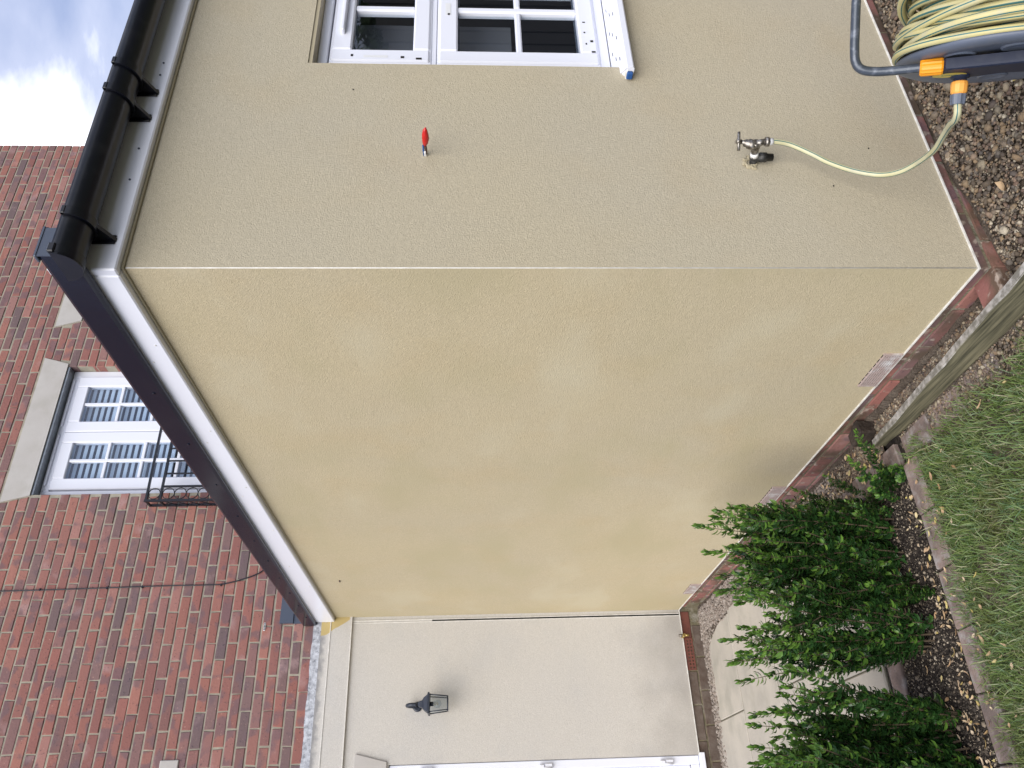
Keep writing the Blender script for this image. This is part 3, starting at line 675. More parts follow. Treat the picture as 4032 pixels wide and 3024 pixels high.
# the backing plate above is only the rear edge seal: cut it down to slim strips
W.data.clear_geometry()
def frame_mb(x0, x1, z0, z1, t, y0_, y1_, b=.004):
    m_ = MB(); m_.box(x0, x0+t, y0_, y1_, z0, z1, b=b); m_.box(x1-t, x1, y0_, y1_, z0, z1, b=b); m_.box(x0+t+.0002, x1-t-.0002, y0_, y1_, z1-t, z1, b=b); m_.box(x0+t+.0002, x1-t-.0002, y0_, y1_, z0, z0+t, b=b); return m_
mm = frame_mb(OX0+.001, OX1-.001, OZ0+.001, 4.870, .062, fy, fy+.07)
_me = mm.build('tmp', M['upvc2']); W.data = _me.data; bpy.data.objects.remove(_me); W.name = 'french_window'
zt_, zs = 4.70, .285
for (xa, xb, side) in ((1.064, 1.566, 'l'), (1.570, 2.088, 'r')):
    s_ = hp('sash', frame_mb(xa, xb, OZ0+.07, 4.806, .094, fy-.014, fy+.05, .006), M['upvc2'], W)
    ga, gb = xa+.094, xb-.094
    mb = MB().box((ga+gb)/2-.013, (ga+gb)/2+.013, fy-.006, fy+.03, OZ0+.16, 4.713, b=.004); hp('glazing_bar', mb, M['upvc2'], W)
    for k in range(1, 7):
        z = 4.71-k*.283
        for (u0, u1) in ((ga, (ga+gb)/2-.0135), ((ga+gb)/2+.0135, gb)): hp('glazing_bar', MB().box(u0, u1, fy-.005, fy+.03, z-.013, z+.013, b=.004), M['upvc2'], W)
    hp('pane', MB().box(ga-.005, gb+.005, fy+.012, fy+.016, OZ0+.15, 4.72), M['glass3'], W)
    # shutter slats inside
    for z in np.arange(OZ0+.1, 4.74, .050):
        m_ = MB().box(xa+.02, xb-.02, fy+.056, fy+.062, z, z+.027)
        hp('shutter_slat', m_, M['plasticwhite'], W)
for (a, b_) in ((1.62, 2.055), (1.10, 1.545)): hp('trickle_vent', MB().box(a, b_, fy-.016, fy+.0, 4.838, 4.853, b=.003), M['upvc2'], W)
room = MB().box(OX0-.2, OX1+.2, fy+.9, fy+.92, OZ0-.2, 5.1); room.box(OX0-.22, OX0-.2, fy+.2, fy+.9, OZ0-.2, 5.1); room.box(OX1+.2, OX1+.22, fy+.2, fy+.9, OZ0-.2, 5.1); room.box(OX0-.2, OX1+.2, fy+.2, fy+.9, 5.1, 5.12); room.box(OX0-.2, OX1+.2, fy+.2, fy+.9, OZ0-.22, OZ0-.2)
hp('room', room, M['dark'])
# ---- juliet balcony
by = BY-.105; bx = .885
J = empty('balcony_railing', (1.57, BY, 2.9), 'black iron balcony railing with ring panels fixed across the upper window', 'balcony')
jl = Vector(J.location)
def jp(name, mb): o = mb.build(name, M['iron'], J); o.location = -jl; return o
jx1 = 2.26
for z in (3.965, 3.862, 2.95): jp('rail', MB().box(bx-.010, jx1+.01, by-.008, by+.008, z-.008, z+.008))
for sx in (bx, jx1):
    for z in (3.965, 3.862, 2.95): jp('side_rail', MB().box(sx-.007, sx+.007, by+.0085, BY-.002, z-.007, z+.007))
    jp('post', MB().box(sx-.0085, sx+.0085, by-.0095, by+.0095, 2.94, 3.976)); jp('wall_post', MB().box(sx-.008, sx+.008, BY-.018, BY-.0005, 2.94, 3.974))
    for k in range(10):
        z = 3.84-k*.086
        jp('cross_bar', MB().tube([(sx, by+.01, z), (sx, BY-.016, z-.08)], .0035, 6)); jp('cross_bar', MB().tube([(sx, by+.01, z-.08), (sx, BY-.016, z)], .0035, 6))
for ix in (1.0, jx1-.115): jp('post', MB().box(ix-.007, ix+.007, by-.007, by+.007, 2.959, 3.853))
def ring(cx, cz, r): return MB().tube([(cx+r*math.cos(a), by, cz+r*math.sin(a)) for a in np.linspace(0, 2*pi, 21)[:-1]], .0038, 6, closed=True)
for cx in (.942, jx1-.058):
    jp('ring', ring(cx, 3.913, .043))
    for k in range(10): jp('ring', ring(cx, 3.808-k*.088, .044))
for x_ in np.arange(1.107, jx1-.15, .107): jp('baluster', MB().box(x_-.0055, x_+.0055, by-.0055, by+.0055, 2.959, 3.853))
# ---- cable
cp = [(.245, BY-.006, 7.2), (.249, BY-.006, 4.9), (.256, BY-.006, 4.2), (.262, BY-.006, 3.77), (.262, BY-.006, 3.42), (.266, BY-.006, 3.33), (.295, BY-.007, 3.20), (.335, BY-.008, 3.09), (.385, BY-.009, 3.02), (.48, BY-.02, 2.90)]
cb = MB().tube(smoothpath(cp, 6), .0045, 6).build('cable', M['cable']); tag(cb, 'thin black cable clipped down the red brick wall', 'cable')
for z in (4.62, 4.15, 3.9, 3.34): MB().box(.244+.004*(5-z), .262+.004*(5-z), BY-.013, BY-.001, z-.004, z+.004).build('clip', M['cable'], cb)
# ---- flashing, weep vent
mb = MB(); mb.box(-.03, 1.6, BY-.022, BY-.002, 2.79, 2.884); mb.box(-.032, 1.6, BY-.012, BY-.001, 2.62, 2.789); hp('roof_upstand', mb, M['greymetal'])
mb = MB(); mb.box(-.075, -.02, BY-.006, BY+.002, 2.984, 2.997)
o = hp('weep_vent', mb, M['plasticwhite'])
mb = MB()
for k in range(5): mb.box(-.070+k*.010, -.064+k*.010, BY-.0075, BY-.0062, 2.986, 2.995)
hp('vent_slots', mb, M['darkgap'], None)
# ---- rendered ground floor
DXR = -.966          # right side of door opening
cw = MB(); cw.box(DXR, .0, LY, LY+.15, 0, 2.368); cw.box(-1.95, DXR, LY, LY+.15, 2.07, 2.368); cw.box(-4, -1.95, LY, LY+.15, 0, 2.368)
hp('cream_wall', cw, M['cream'])
hp('rendered_band', MB().box(-4, .0, LY-.012, LY+.15, 2.3725, 2.516), M['cream'])
hp('rendered_top_band', MB().box(-4, .0, LY-.004, LY+.15, 2.521, 2.585), M['cream'])
hp('drip_bead', MB().box(-4, -.0, LY-.018, LY+.01, 2.3685, 2.372), M['bead']); hp('drip_bead', MB().box(-4, -.0, LY-.016, LY+.01, 2.5165, 2.5205), M['bead'])
hp('base_bead', MB().box(DXR-.002, .0, LY-.008, LY+.05, -.005, -.0005), M['bead'])
ld = MB(); xs = np.linspace(0.0, -4, 120)
for i in range(119):
    j0, j1 = .003*math.sin(xs[i]*17)+.002*math.sin(xs[i]*51), .003*math.sin(xs[i+1]*17)+.002*math.sin(xs[i+1]*51)
    ld.addf([(xs[i], LY-.002, 2.5855), (xs[i+1], LY-.002, 2.5855), (xs[i+1], BY-.012+j1*.4, 2.645+j1), (xs[i], BY-.012+j0*.4, 2.645+j0), (xs[i+1], BY+.03, 2.645+j1), (xs[i], BY+.03, 2.645+j0)], [(0, 3, 2, 1), (3, 5, 4, 2)])
hp('lead_flashing', ld, M['lead'])
# corner bead and open joint
hp('stop_bead', MB().box(-.0455, -.0415, LY-.003, LY+.02, .003, 2.366), M['bead'])
hp('open_joint', MB().box(-.0412, -.0308, LY-.0022, LY+.01, .003, 1.80), M['darkgap'])
hp('stop_bead', MB().box(-.0305, -.0255, LY-.005, LY+.02, .003, 2.366), M['bead'])
# door stone lintel (flared like the windows)
mb = MB(); mb.prism([(-1.95, 2.083), (-.950, 2.083), (-.897, 2.287), (-.899, 2.292), (-1.99, 2.292)], lambda u, v, t: (u, LY-.014+t*.03, v)); hp('door_lintel', mb, M['stone'])
D = hp('back_door', frame_mb(-1.90, DXR-.003, .001, 2.066, .055, LY+.012, LY+.08), M['upvc2'])
hp('door_leaf', MB().box(-1.84, -1.024, LY+.02, LY+.07, .06, 2.008, b=.006), M['upvc2'], D)
for z in (1.835, 1.045, .235):
    mb = MB(); mb.box(-1.022, -.990, LY-.012, LY+.0118, z-.055, z-.004, b=.003); mb.box(-1.020, -.996, LY-.020, LY+.0118, z+.0, z+.032, b=.003); mb.cyl((-1.018, LY-.012, z-.05), (-1.018, LY-.012, z+.03), .008); hp('hinge', mb, M['upvc2'], D)
hp('door_sill', MB().box(-1.91, -.955, LY-.03, LY+.09, -.034, -.001, b=.003), M['upvc2'], D)
# plinth
pm = MB(); pm.box(-4, .02, LY+.012, LY+.2, -.24, -.006); hp('plinth_mortar', pm, M['mortar_dirty'])
AB0, AB1 = -.425, -.205
def plinth_back():
    for (zb_, zt_, off) in ((-.073, -.0065, 0.), (-.151, -.083, .11), (-.23, -.16, 0)):
        x_ = -.004-off
        if zb_ > -.08: spans = [(-.202, -.014), (AB0, AB1)]+[(AB0-.010-.225*(k+1)+.01, AB0-.010-.225*k) for k in range(8)]
        else: spans = [(x_-.225*(k+1)+.01, x_-.225*k) for k in range(10)]
        for (a, b_) in spans:
            if (a, b_) == (AB0, AB1): continue
            cx, cz = (a+b_)/2, (zb_+zt_)/2; mb = MB(); v, f = quad_brick([(a-cx, zb_-cz), (b_-cx, zb_-cz), (b_-cx, zt_-cz), (a-cx, zt_-cz)], 0, .09)
            mb.addf(v, f); o = mb.build('brick', M['oldbrickdark'] if not (a == -.202) else M['terra'], H); o.location = Vector((cx, LY+.006, cz))-H_inv
plinth_back()
mb = MB(); za, zb2 = -.072, -.0065
nx_, nz_ = 9, 3
xs = np.linspace(AB0, AB1, 2*nx_+2); zs_ = np.linspace(za, zb2, 2*3+1)
for i in range(2*nx_+1):
    for j in range(6):
        hole = (i % 2 == 1) and (j in (1, 3, 5)) and j < 5
        y0_ = LY+.002 if not hole else LY+.02
        if not hole: mb.box(xs[i], xs[i+1], y0_, LY+.03, zs_[j], zs_[j+1])
hp('air_brick', mb, M['terra']); hp('air_brick_back', MB().box(AB0, AB1, LY+.0215, LY+.029, za+.001, zb2-.001), M['darkgap'])
# small brass drain cock
Tc = empty('overflow_pipe', (-.195, LY-.02, 0), 'small brass pipe end poking out above the red air brick', 'pipe')
o = MB().cyl((0, .04, .0), (0, -.035, -.004), .012).build('pipe', M['brass'], Tc); o = MB().cyl((0, -.02, -.002), (0, -.022, .032), .010, 8).build('nut', M['metalold'], Tc); MB().cyl((0, -.025, -.006), (0, -.03, -.040), .009).build('outlet', M['brass'], Tc)

# ================================================================== EXTENSION
X = empty('rendered_extension', (2, 2, -.1), 'single storey extension with pale yellow render and flat roof', 'extension')
xl = Vector(X.location)
def ep(name, mb, m, parent=None): 
    o = mb.build(name, m, parent or X)
    if parent is None: o.location = -xl
    return o
EX = 4.72; HT = 2.60
ox0, ox1, oz0, oz1 = .892, 2.085, .985, 2.063
rw = MB()
for (a, b_, c_, d_) in ((.0, ox0, 0, HT), (ox1, EX, 0, HT), (ox0, ox1, 0, oz0), (ox0, ox1, oz1, HT)): rw.box(a, b_, 0, .20, c_, d_)
ep('front_wall', rw, M['yellow'])
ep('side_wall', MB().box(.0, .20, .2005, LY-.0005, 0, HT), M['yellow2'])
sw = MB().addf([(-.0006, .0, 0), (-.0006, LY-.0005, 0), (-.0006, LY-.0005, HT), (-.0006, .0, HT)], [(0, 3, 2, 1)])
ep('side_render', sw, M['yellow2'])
ep('inner_wall', MB().box(EX-.2, EX, .2005, LY, 0, HT), M['dark'])
ep('floor', MB().box(.2, EX-.2, .2, LY, -.1, .0), M['dark']); ep('ceiling', MB().box(.2, EX-.2, .2, LY, 2.42, 2.45), M['dark'])
# a tapered flat roof
rf = MB().addf([(-.028, -.06, 2.650), (EX+.05, -.06, 2.650), (EX+.05, LY+.005, 2.705), (-.028, LY+.005, 2.705), (-.028, -.028, 2.61), (EX+.05, -.028, 2.61), (EX+.05, LY+.005, 2.61), (-.028, LY+.005, 2.61)], [(0, 1, 2, 3), (7, 6, 5, 4), (0, 4, 5, 1), (1, 5, 6, 2), (2, 6, 7, 3), (3, 7, 4, 0)])
ep('flat_roof', rf, M['membrane'])
ep('corner_bead', MB().tube([(.0012, .0012, .001), (.0012, .0012, 2.49)], .0020, 8), M['bead'])
ep('base_bead', MB().box(-.006, EX, -.006, .02, -.005, -.0005), M['bead']); ep('base_bead', MB().box(-.006, .02, .0205, LY-.002, -.005, -.0005), M['bead'])
# fascias: white boards, black roof-edge trim, cream sealant line below
fa = MB().box(-.030, EX, -.030, -.001, 2.494, 2.68, b=.004); ep('fascia_board', fa, M['upvc'])
fa = MB().box(-.0305, -.0015, -.0005, LY-.002, 2.494, 2.66, b=.004); ep('fascia_board', fa, M['upvc'])
ep('sealant_line', MB().box(-.008, EX, -.008, -.0012, 2.486, 2.4938, b=.002), M['sealant']); ep('sealant_line', MB().box(-.008, -.0012, -.001, LY-.002, 2.486, 2.4938, b=.002), M['sealant'])
tr = MB()
def trim(ya, yb, part):
    def zt(y): return 2.660+.0148*max(0, y+.1)
    def zb_(y): return 2.565+.0150*max(0, y+.1)-.004
    prof = lambda y: [(-.048, zb_(y)), (-.052, zb_(y)+.012), (-.052, zt(y)-.010), (-.047, zt(y)), (-.030, zt(y)+.006), (.05, zt(y)+.006), (.05, zt(y)-.004), (-.034, zt(y)-.004), (-.036, zb_(y)+.01), (-.036, zb_(y))]
    m_ = MB(); n_ = 12; ys_ = np.linspace(ya, yb, n_); vs_ = []
    for i_, y in enumerate(ys_): vs_ += [(x_+.0007*math.sin(y*9+x_*40), y, z_) for x_, z_ in prof(y)]
    k_ = 10; fs_ = []
    for i_ in range(n_-1):
        for q in range(k_): fs_.append((i_*k_+q, i_*k_+(q+1) % k_, (i_+1)*k_+(q+1) % k_, (i_+1)*k_+q))
    fs_ += [tuple(range(k_))[::-1], tuple(range((n_-1)*k_, n_*k_))]
    m_.addf(vs_, fs_); o_ = ep('roof_edge_trim', m_, M['black']); fix_normals(o_.data); return o_
t1 = trim(-.112, 2.62, 0); trim(2.622, LY+.01, 1)
for y in (.62, 1.02, 1.42, 1.80, 2.15, 2.48, 2.80, 3.12, 3.42, 3.72): ep('fixing_pin', MB().cyl((-.050, y, 2.60+.014*y), (-.0555, y, 2.60+.014*y), .0055, 8), M['black'])
# corner cap of the trim (returns along the front)
mb = MB(); mb.box(-.052, .045, -.116, -.1125, 2.60, 2.660); mb.box(-.054, .05, -.118, -.09, 2.660, 2.668, b=.002); ep('trim_corner', mb, M['greymetal'])
for y in (.35, .95, 1.5, 2.05, 2.55, 3.05, 3.5, 3.85):
    for z in (2.515, 2.555): ep('fascia_pin', MB().cyl((-.0300, y+(.1 if z > 2.53 else 0), z), (-.0325, y+(.1 if z > 2.53 else 0), z), .003, 8), M['bead'])
for x_ in (.31, .44, .78, .84): ep('fascia_pin', MB().cyl((x_, -.030, 2.525), (x_, -.0325, 2.525), .0035, 8), M['greymetal'])
# gutter
gy, gzc, gr = -.094, 2.606, .056
def halfpipe(xa, xb, r, th, lip=True):
    pr = []; 
    for a in np.linspace(pi*.98, 2*pi*1.01, 17): pr.append((gy+r*math.cos(a), gzc+r*math.sin(a)))
    inner = [(gy+(r-th)*math.cos(a), gzc+(r-th)*math.sin(a)) for a in np.linspace(2*pi*1.01, pi*.98, 17)]
    poly = pr+inner; n_ = len(poly); m_ = MB(); vs_ = [(xa, y, z) for y, z in poly]+[(xb, y, z) for y, z in poly]
    fs_ = [(i, i+1, 33-i-1, 33-i) for i in range(16)]; fs_ += [(n_+33-i, n_+33-i-1, n_+i+1, n_+i) for i in range(16)]
    m_.addf(vs_, fs_); m_.addf(vs_, [(i, (i+1) % n_, n_+(i+1) % n_, n_+i) for i in range(n_)], 0, True)
    return m_
G = ep('gutter', halfpipe(-.045, EX, gr, .003), M['gutter']); fix_normals(G.data)
mb = halfpipe(-.068, -.040, gr+.004, .004); o = ep('gutter_stop_end', mb, M['gutter'], G); fix_normals(o.data)
mb = MB(); pts_ = [(gy+(gr+.003)*math.cos(a), gzc+(gr+.003)*math.sin(a)) for a in np.linspace(pi, 2*pi, 19)]; mb.prism(pts_, lambda u, v, t: (-.074+t*.006, u, v)); o = ep('gutter_stop_end', mb, M['gutter'], G)
mb = MB(); mb.box(-.070, -.040, gy-gr-.0085, gy-gr+.006, gzc-.012, gzc+.007, b=.003); ep('gutter_clip', mb, M['gutter'], G)
def bracket(xc, wdt, tail):
    m_ = halfpipe(xc-wdt/2, xc+wdt/2, gr+.0075, .006); m_.box(xc-wdt/2, xc+wdt/2, gy-gr-.009, gy-gr+.004, gzc-.008, gzc+.006, b=.003)
    poly = [(gy+.012, gzc-gr-.004), (gy+.035, gzc-.045), (-.031, gzc-.03), (-.031, 2.513+tail), (-.036, 2.513+tail)]
    m_.prism([(gy-.004, gzc-gr-.004), (-.033, 2.512+tail), (-.031, 2.512+tail), (-.031, 2.612), (gy+.04, gzc-.03)], lambda u, v, t: (xc-.006+t*.012, u, v))
    m_.box(xc-.016, xc+.016, -.0365, -.0305, 2.514+tail, 2.60, b=.002)
    o_ = ep('gutter_bracket', m_, M['gutter'], G); fix_normals(o_.data); return o_
for xc in (.075, .572, .690, 1.6, 2.6): bracket(xc, .028, 0 if xc > .1 else 0)
# plinth of the extension
pm = MB(); pm.box(.018, EX, .018, .2, -.24, -.0055); pm.box(.018, .2, .2, LY, -.24, -.0055); ep('plinth_mortar', pm, M['mortar_dirty'])
def plinth_course(face, zb_, zt_, off, n_, hide=lambda c: False):
    for k in range(n_):
        c = off+.225*k+.1075
        if hide(c): continue
        w2 = .1075
        o_ = bpy.data.objects.new('brick', FULLD[rng.integers(6)]); C.objects.link(o_); o_.parent = X
        sc = (zt_-zb_)/.065
        if face == 'front': o_.location = Vector((c, .011+rng.uniform(0, .003), (zb_+zt_)/2))-xl
        else: o_.location = Vector((.011+rng.uniform(0, .003), c, (zb_+zt_)/2))-xl; o_.rotation_euler = (0, 0, -pi/2)
        o_.scale = (1, 1, sc)
plinth_course('front', -.047, -.0058, .012, 9); plinth_course('front', -.125, -.059, -.1, 8)
plinth_course('side', -.047, -.0058, .12, 17); plinth_course('side', -.125, -.059, .012, 17)
plinth_course('side', -.20, -.137, .12, 16)
# louvred air bricks in the side wall
for (ya, yb) in ((.470, .690), (1.655, 1.875), (3.29, 3.51), ):
    mb = MB(); mb.box(-.0075, .02, ya, ya+.0058, .001, .0695); mb.box(-.0075, .02, yb-.0058, yb, .001, .0695)
    for k in range(8):
        z = .001+k*.0086
        mb.box(-.0075, -.0012, ya+.006, yb-.006, z, z+.0042)
    for k in range(1, 7): mb.box(-.0045, -.0012, ya+k*.0314-.003, ya+k*.0314+.003, .0015, .069)
    o = ep('air_brick', mb, M['airbrick']); ep('air_brick_back', MB().box(-.0011, .004, ya+.002, yb-.002, .002, .069), M['darkgap'])
# ---- window
wy = .055
Wn = ep('window', frame_mb(ox0+.002, ox1-.002, 1.000, 2.050, .036, wy, wy+.07, .004), M['upvc2'])
ep('reveal_strip', MB().box(ox0+.001, ox1-.001, .004, .20, oz1-.0135, oz1-.001), M['sealant'])
ep('transom', MB().box(ox0+.0385, ox1-.0385, wy-.001, wy+.07, 1.628, 1.646, b=.003), M['upvc2'], Wn)
mid = (ox0+ox1)/2; ga0 = 1.029
ep('mullion', MB().box(mid-.008, mid+.008, wy-.0005, wy+.069, 1.0365, 1.627, b=.002), M['upvc2'], Wn)
pcs = []
def sash(xa, xb, za_, zb_, tL, tB, vb, hb, tT=None):
    s_ = MB(); tT = tT or tB; b_ = .006
    s_.box(xa, xa+tL, wy-.012, wy+.05, za_, zb_, b=b_); s_.box(xb-tL, xb, wy-.012, wy+.05, za_, zb_, b=b_)
    s_.box(xa+tL+.0002, xb-tL-.0002, wy-.012, wy+.05, zb_-tT, zb_, b=b_); s_.box(xa+tL+.0002, xb-tL-.0002, wy-.012, wy+.05, za_, za_+tB, b=b_)
    # raised outer lip
    ep('sash', s_, M['upvc2'], Wn)
    lip = frame_mb(xa-.006, xb+.006, za_-.006, zb_+.006, .014, wy-.004, wy+.02, .003); ep('sash_lip', lip, M['upvc2'], Wn)
    for v in vb: ep('glazing_bar', MB().box(v-.0145, v+.0145, wy-.004, wy+.03, za_+tB-.002, zb_-tT+.002, b=.006), M['upvc2'], Wn)
    cols = [xa+tL]+[c for v in vb for c in (v-.0147, v+.0147)]+[xb-tL]
    for h_ in hb:
        for q in range(0, len(cols), 2): ep('glazing_bar', MB().box(cols[q], cols[q+1], wy-.003, wy+.03, h_-.0110, h_+.0110, b=.005), M['upvc2'], Wn)
    ep('pane', MB().box(xa+tL-.004, xb-tL+.004, wy+.012, wy+.016, za_+tB-.004, zb_-tT+.004), M['glass'], Wn)
    for zz in (wy+.030, ): ep('spacer_bar', frame_mb(xa+tL, xb-tL, za_+tB, zb_-tT, .006, zz, zz+.004, .001), M['greymetal'], Wn)
sash(.966, mid-.012, 1.652, 2.001, .063, .060, [1.278], [], .071)
sash(mid+.012, ox1-.045, 1.652, 2.001, .063, .060, [1.79], [], .071)
sash(.966, mid-.012, 1.043, 1.620, .062, .063, [1.278], [1.328], .068)
sash(mid+.012, ox1-.045, 1.043, 1.620, .062, .063, [1.79], [1.328], .068)
ep('trickle_vent', MB().box(1.107, 1.62, wy-.035, wy+.0, 1.958, 1.972, b=.004), M['upvc2'], Wn)
# sill: sloping nose, drain slots, broken end showing blue core
sl = MB(); xa, xb = .832, ox1+.06
sl.prism([(wy, .9995), (wy, .978), (-.002, .966), (-.020, .948), (-.042, .948), (-.046, .953), (-.046, .972), (-.040, .978)], lambda u, v, t: (xa+t*(xb-xa) if u < 0 else (ox0+.001)+t*(ox1-ox0-.002), u, v))
o = ep('window_sill', sl, M['upvc2']); fix_normals(o.data)
mb = MB()
for k in range(26):
    x_ = .90+k*.042+(.0 if k % 2 else .01); yy = (-.014, .012, .032)[k % 3]; zz = .9795+(yy+.04)/.095*.0205
    mb.box(x_, x_+.018, yy-.0015, yy+.0015, zz+.0002, zz+.0012)
ep('drain_slots', mb, M['greymetal'], o)
ep('sill_core', MB().cbox((.826, -.019, .962), (.0085, .013, .0105), .003), M['blue'], o)
ep('sill_core', MB().cbox((.845, -.016, .963), (.0185, .016, .012), .003), M['bead'], o)
# print marks left on the frame film
mb = MB()
for (x_, z_, w2, h2) in ((.992, 1.926, .011, .008), (.985, 1.748, .010, .012), (.978, 1.690, .009, .020), (1.235, 1.585, .010, .008), (1.20, 1.083, .005, .010), (1.14, 1.085, .006, .006), (1.075, 1.083, .008, .005), (1.09, 1.062, .010, .010), (1.03, 1.060, .007, .014)):
    mb.box(x_-w2/2, x_+w2/2, wy-.0135, wy-.0122, z_-h2/2, z_+h2/2)
ep('print_marks', mb, M['darkgap'], Wn)
ep('film_remnant', MB().box(.982, .994, wy-.0130, wy-.0122, 1.80, 1.885), M['plasticwhite'], Wn); ep('film_remnant', MB().box(1.23, 1.30, wy-.0130, wy-.0122, 1.578, 1.598), M['plasticwhite'], Wn)
# things inside on the sill
Pt = empty('plant_pot', (1.20, .32, 1.045), 'white pot with green leaves inside on the window ledge', 'plant pot')
ep('window_board', MB().box(.55, 2.4, .2, .42, 1.02, 1.04), M['plasticwhite'])
mb = MB().tube([(0, 0, 0), (0, 0, .01), (0, 0, .12), (0, 0, .13)], [.05, .052, .065, .062], 20); mb.build('pot', M['plasticwhite'], Pt)
lf = MB()
for k in range(14):
    a = k*2.4; r_ = rng.uniform(.06, .16); zt = rng.uniform(.16, .42); w2 = .022; c_, s_ = math.cos(a), math.sin(a)
    lf.addf([(0, 0, .12), (c_*r_*.5-s_*w2, s_*r_*.5+c_*w2, zt*.8), (c_*r_, s_*r_, zt), (c_*r_*.5+s_*w2, s_*r_*.5-c_*w2, zt*.8)], [(0, 1, 2), (0, 2, 3)])
lf.build('foliage', M['leafnew'], Pt)
ep('blind', MB().box(.5, 1.45, .245, .25, 1.34, 2.2), M['blindm'])

# ================================================================== tap, hose, reel
tx = .430
T = empty('outside_tap', (tx, 0, .60), 'old chromed outside tap on the render with the hose attached', 'tap')
def tp(name, mb, m): return mb.build(name, m, T)
tp('wall_elbow', MB().tube(smoothpath([(0, .01, .0), (0, -.012, .002), (0, -.022, -.004), (0, -.024, -.02)], 4), .0125, 12), M['rubber'])
mb = MB(); mb.tube([(0, -.025, .016), (0, -.025, -.012), (0, -.025, -.0125), (0, -.025, -.034), (0, -.025, -.0345), (0, -.025, -.055)], [.013, .013, .0155, .0155, .012, .012], 10); tp('pipe_fitting', mb, M['rubber'])
tp('tape_wrap', MB().tube([(0, -.030, .006), (0, -.044, .010)], [.014, .012], 12), M['ptfe'])
tp('tap_body', MB().tube([(0, -.040, .009), (0, -.056, .013), (0, -.074, .016), (0, -.088, .018)], [.010, .013, .016, .013], 14), M['metalold'])
tp('bonnet', MB().tube([(0, -.072, .014), (0, -.080, .040), (0, -.0805, .041), (0, -.084, .052), (0, -.0845, .053), (0, -.088, .068)], [.016, .016, .012, .012, .007, .006], 12), M['metalold'])
tp('handle', MB().tube([(-.024, -.074, .074), (0, -.089, .074), (.024, -.106, .074)], [.0045, .0052, .0045], 10), M['metalold'])
tp('handle_cap', MB().cyl((0, -.088, .066), (0, -.0905, .082), .0075, 10), M['metalold'])
tp('spout', MB().tube([(0, -.078, .014), (0, -.086, .004), (0, -.089, -.012)], [.012, .0105, .010], 12), M['metalold'])
tp('spout_nut', MB().cyl((0, -.089, -.010), (0, -.0895, -.022), .0155, 6), M['metalold'])
mb = MB()
for k in range(7):
    a = k*.9; mb.cbox((math.cos(a)*.020, -.003, .012+math.sin(a)*.016), (.009, .004, .008), .003, jit=.002)
tp('sealant_collar', mb, M['sealant'])
# hose run from tap to reel
azr = R(39.56); hv = np.array([math.sin(azr), math.cos(azr), 0]); nv = np.array([-math.cos(azr), math.sin(azr), 0]); rc = np.array([.100, -.646, .272])
def RP(h, z, off): return rc+hv*h+np.array([0, 0, z])+nv*off
inl = (.0, .103)
hp_ = [(tx, -.0895, .578), (.431, -.090, .560), (.422, -.086, .510), (.382, -.085, .449), (.346, -.085, .404), (.306, -.090, .337), (.270, -.110, .277), (.242, -.150, .241), (.218, -.210, .223), (.160, -.311, .246), (.115, -.402, .283), (.075, -.463, .316), (.040, -.508, .343), (.012, -.541, .362), tuple(RP(0, .1015, .125)), tuple(RP(inl[0], inl[1], .103))]
run = MB().tube(smoothpath(hp_, 10), .0085, 20, mi=0, stripes=((0, 5, 10, 15), 1), phase=.3).build('garden_hose', [mat('faded_hose', (.56, .54, .36), .4, (.48, .45, .25), 14, dark=(.42, .42, .33), dscale=22, damt=.6), M['hosestripe']])
tag(run, 'yellow hose with teal stripes looping from the tap to reel', 'hose')
MB().tube([(tx, -.0895, .583), (tx, -.0895, .566)], .0108, 14).build('hose_clip', M['plasticwhite'], run)
# reel
Q = empty('hose_reel', tuple(RP(0, -.33, -.1)), 'slate grey portable hose reel wound with yellow striped hose', 'hose reel'); ql = Vector(Q.location)
def qp(name, mb, m, parent=None):
    o = mb.build(name, m, parent or Q)
    if parent is None: o.location = -ql
    return o
Rr = .23
def disc(off0, sg):
    m_ = MB(); seg = 72
    # radial profile (r, offset outward)
    prof = [(0, .020), (.035, .020), (.05, .006), (.06, .002), (.075, .004), (.19, .010), (.212, .012), (.226, .006), (.231, .0), (.230, -.004), (.222, -.006), (.06, -.006)]
    vs_ = []; 
    for (r, o_) in prof:
        for k in range(seg):
            a = 2*pi*k/seg; rr_ = r; oo = o_
            vs_.append(RP(rr_*math.cos(a), rr_*math.sin(a), off0+sg*oo))
    fs_ = []
    for i in range(len(prof)-1):
        for k in range(seg): fs_.append((i*seg+k, i*seg+(k+1) % seg, (i+1)*seg+(k+1) % seg, (i+1)*seg+k))
    m_.addf(vs_, fs_, 0, True); return m_
f1 = qp('flange', disc(0, 1), M['reel']); fix_normals(f1.data); f2 = qp('flange', disc(-.275, -1), M['reel']); fix_normals(f2.data)
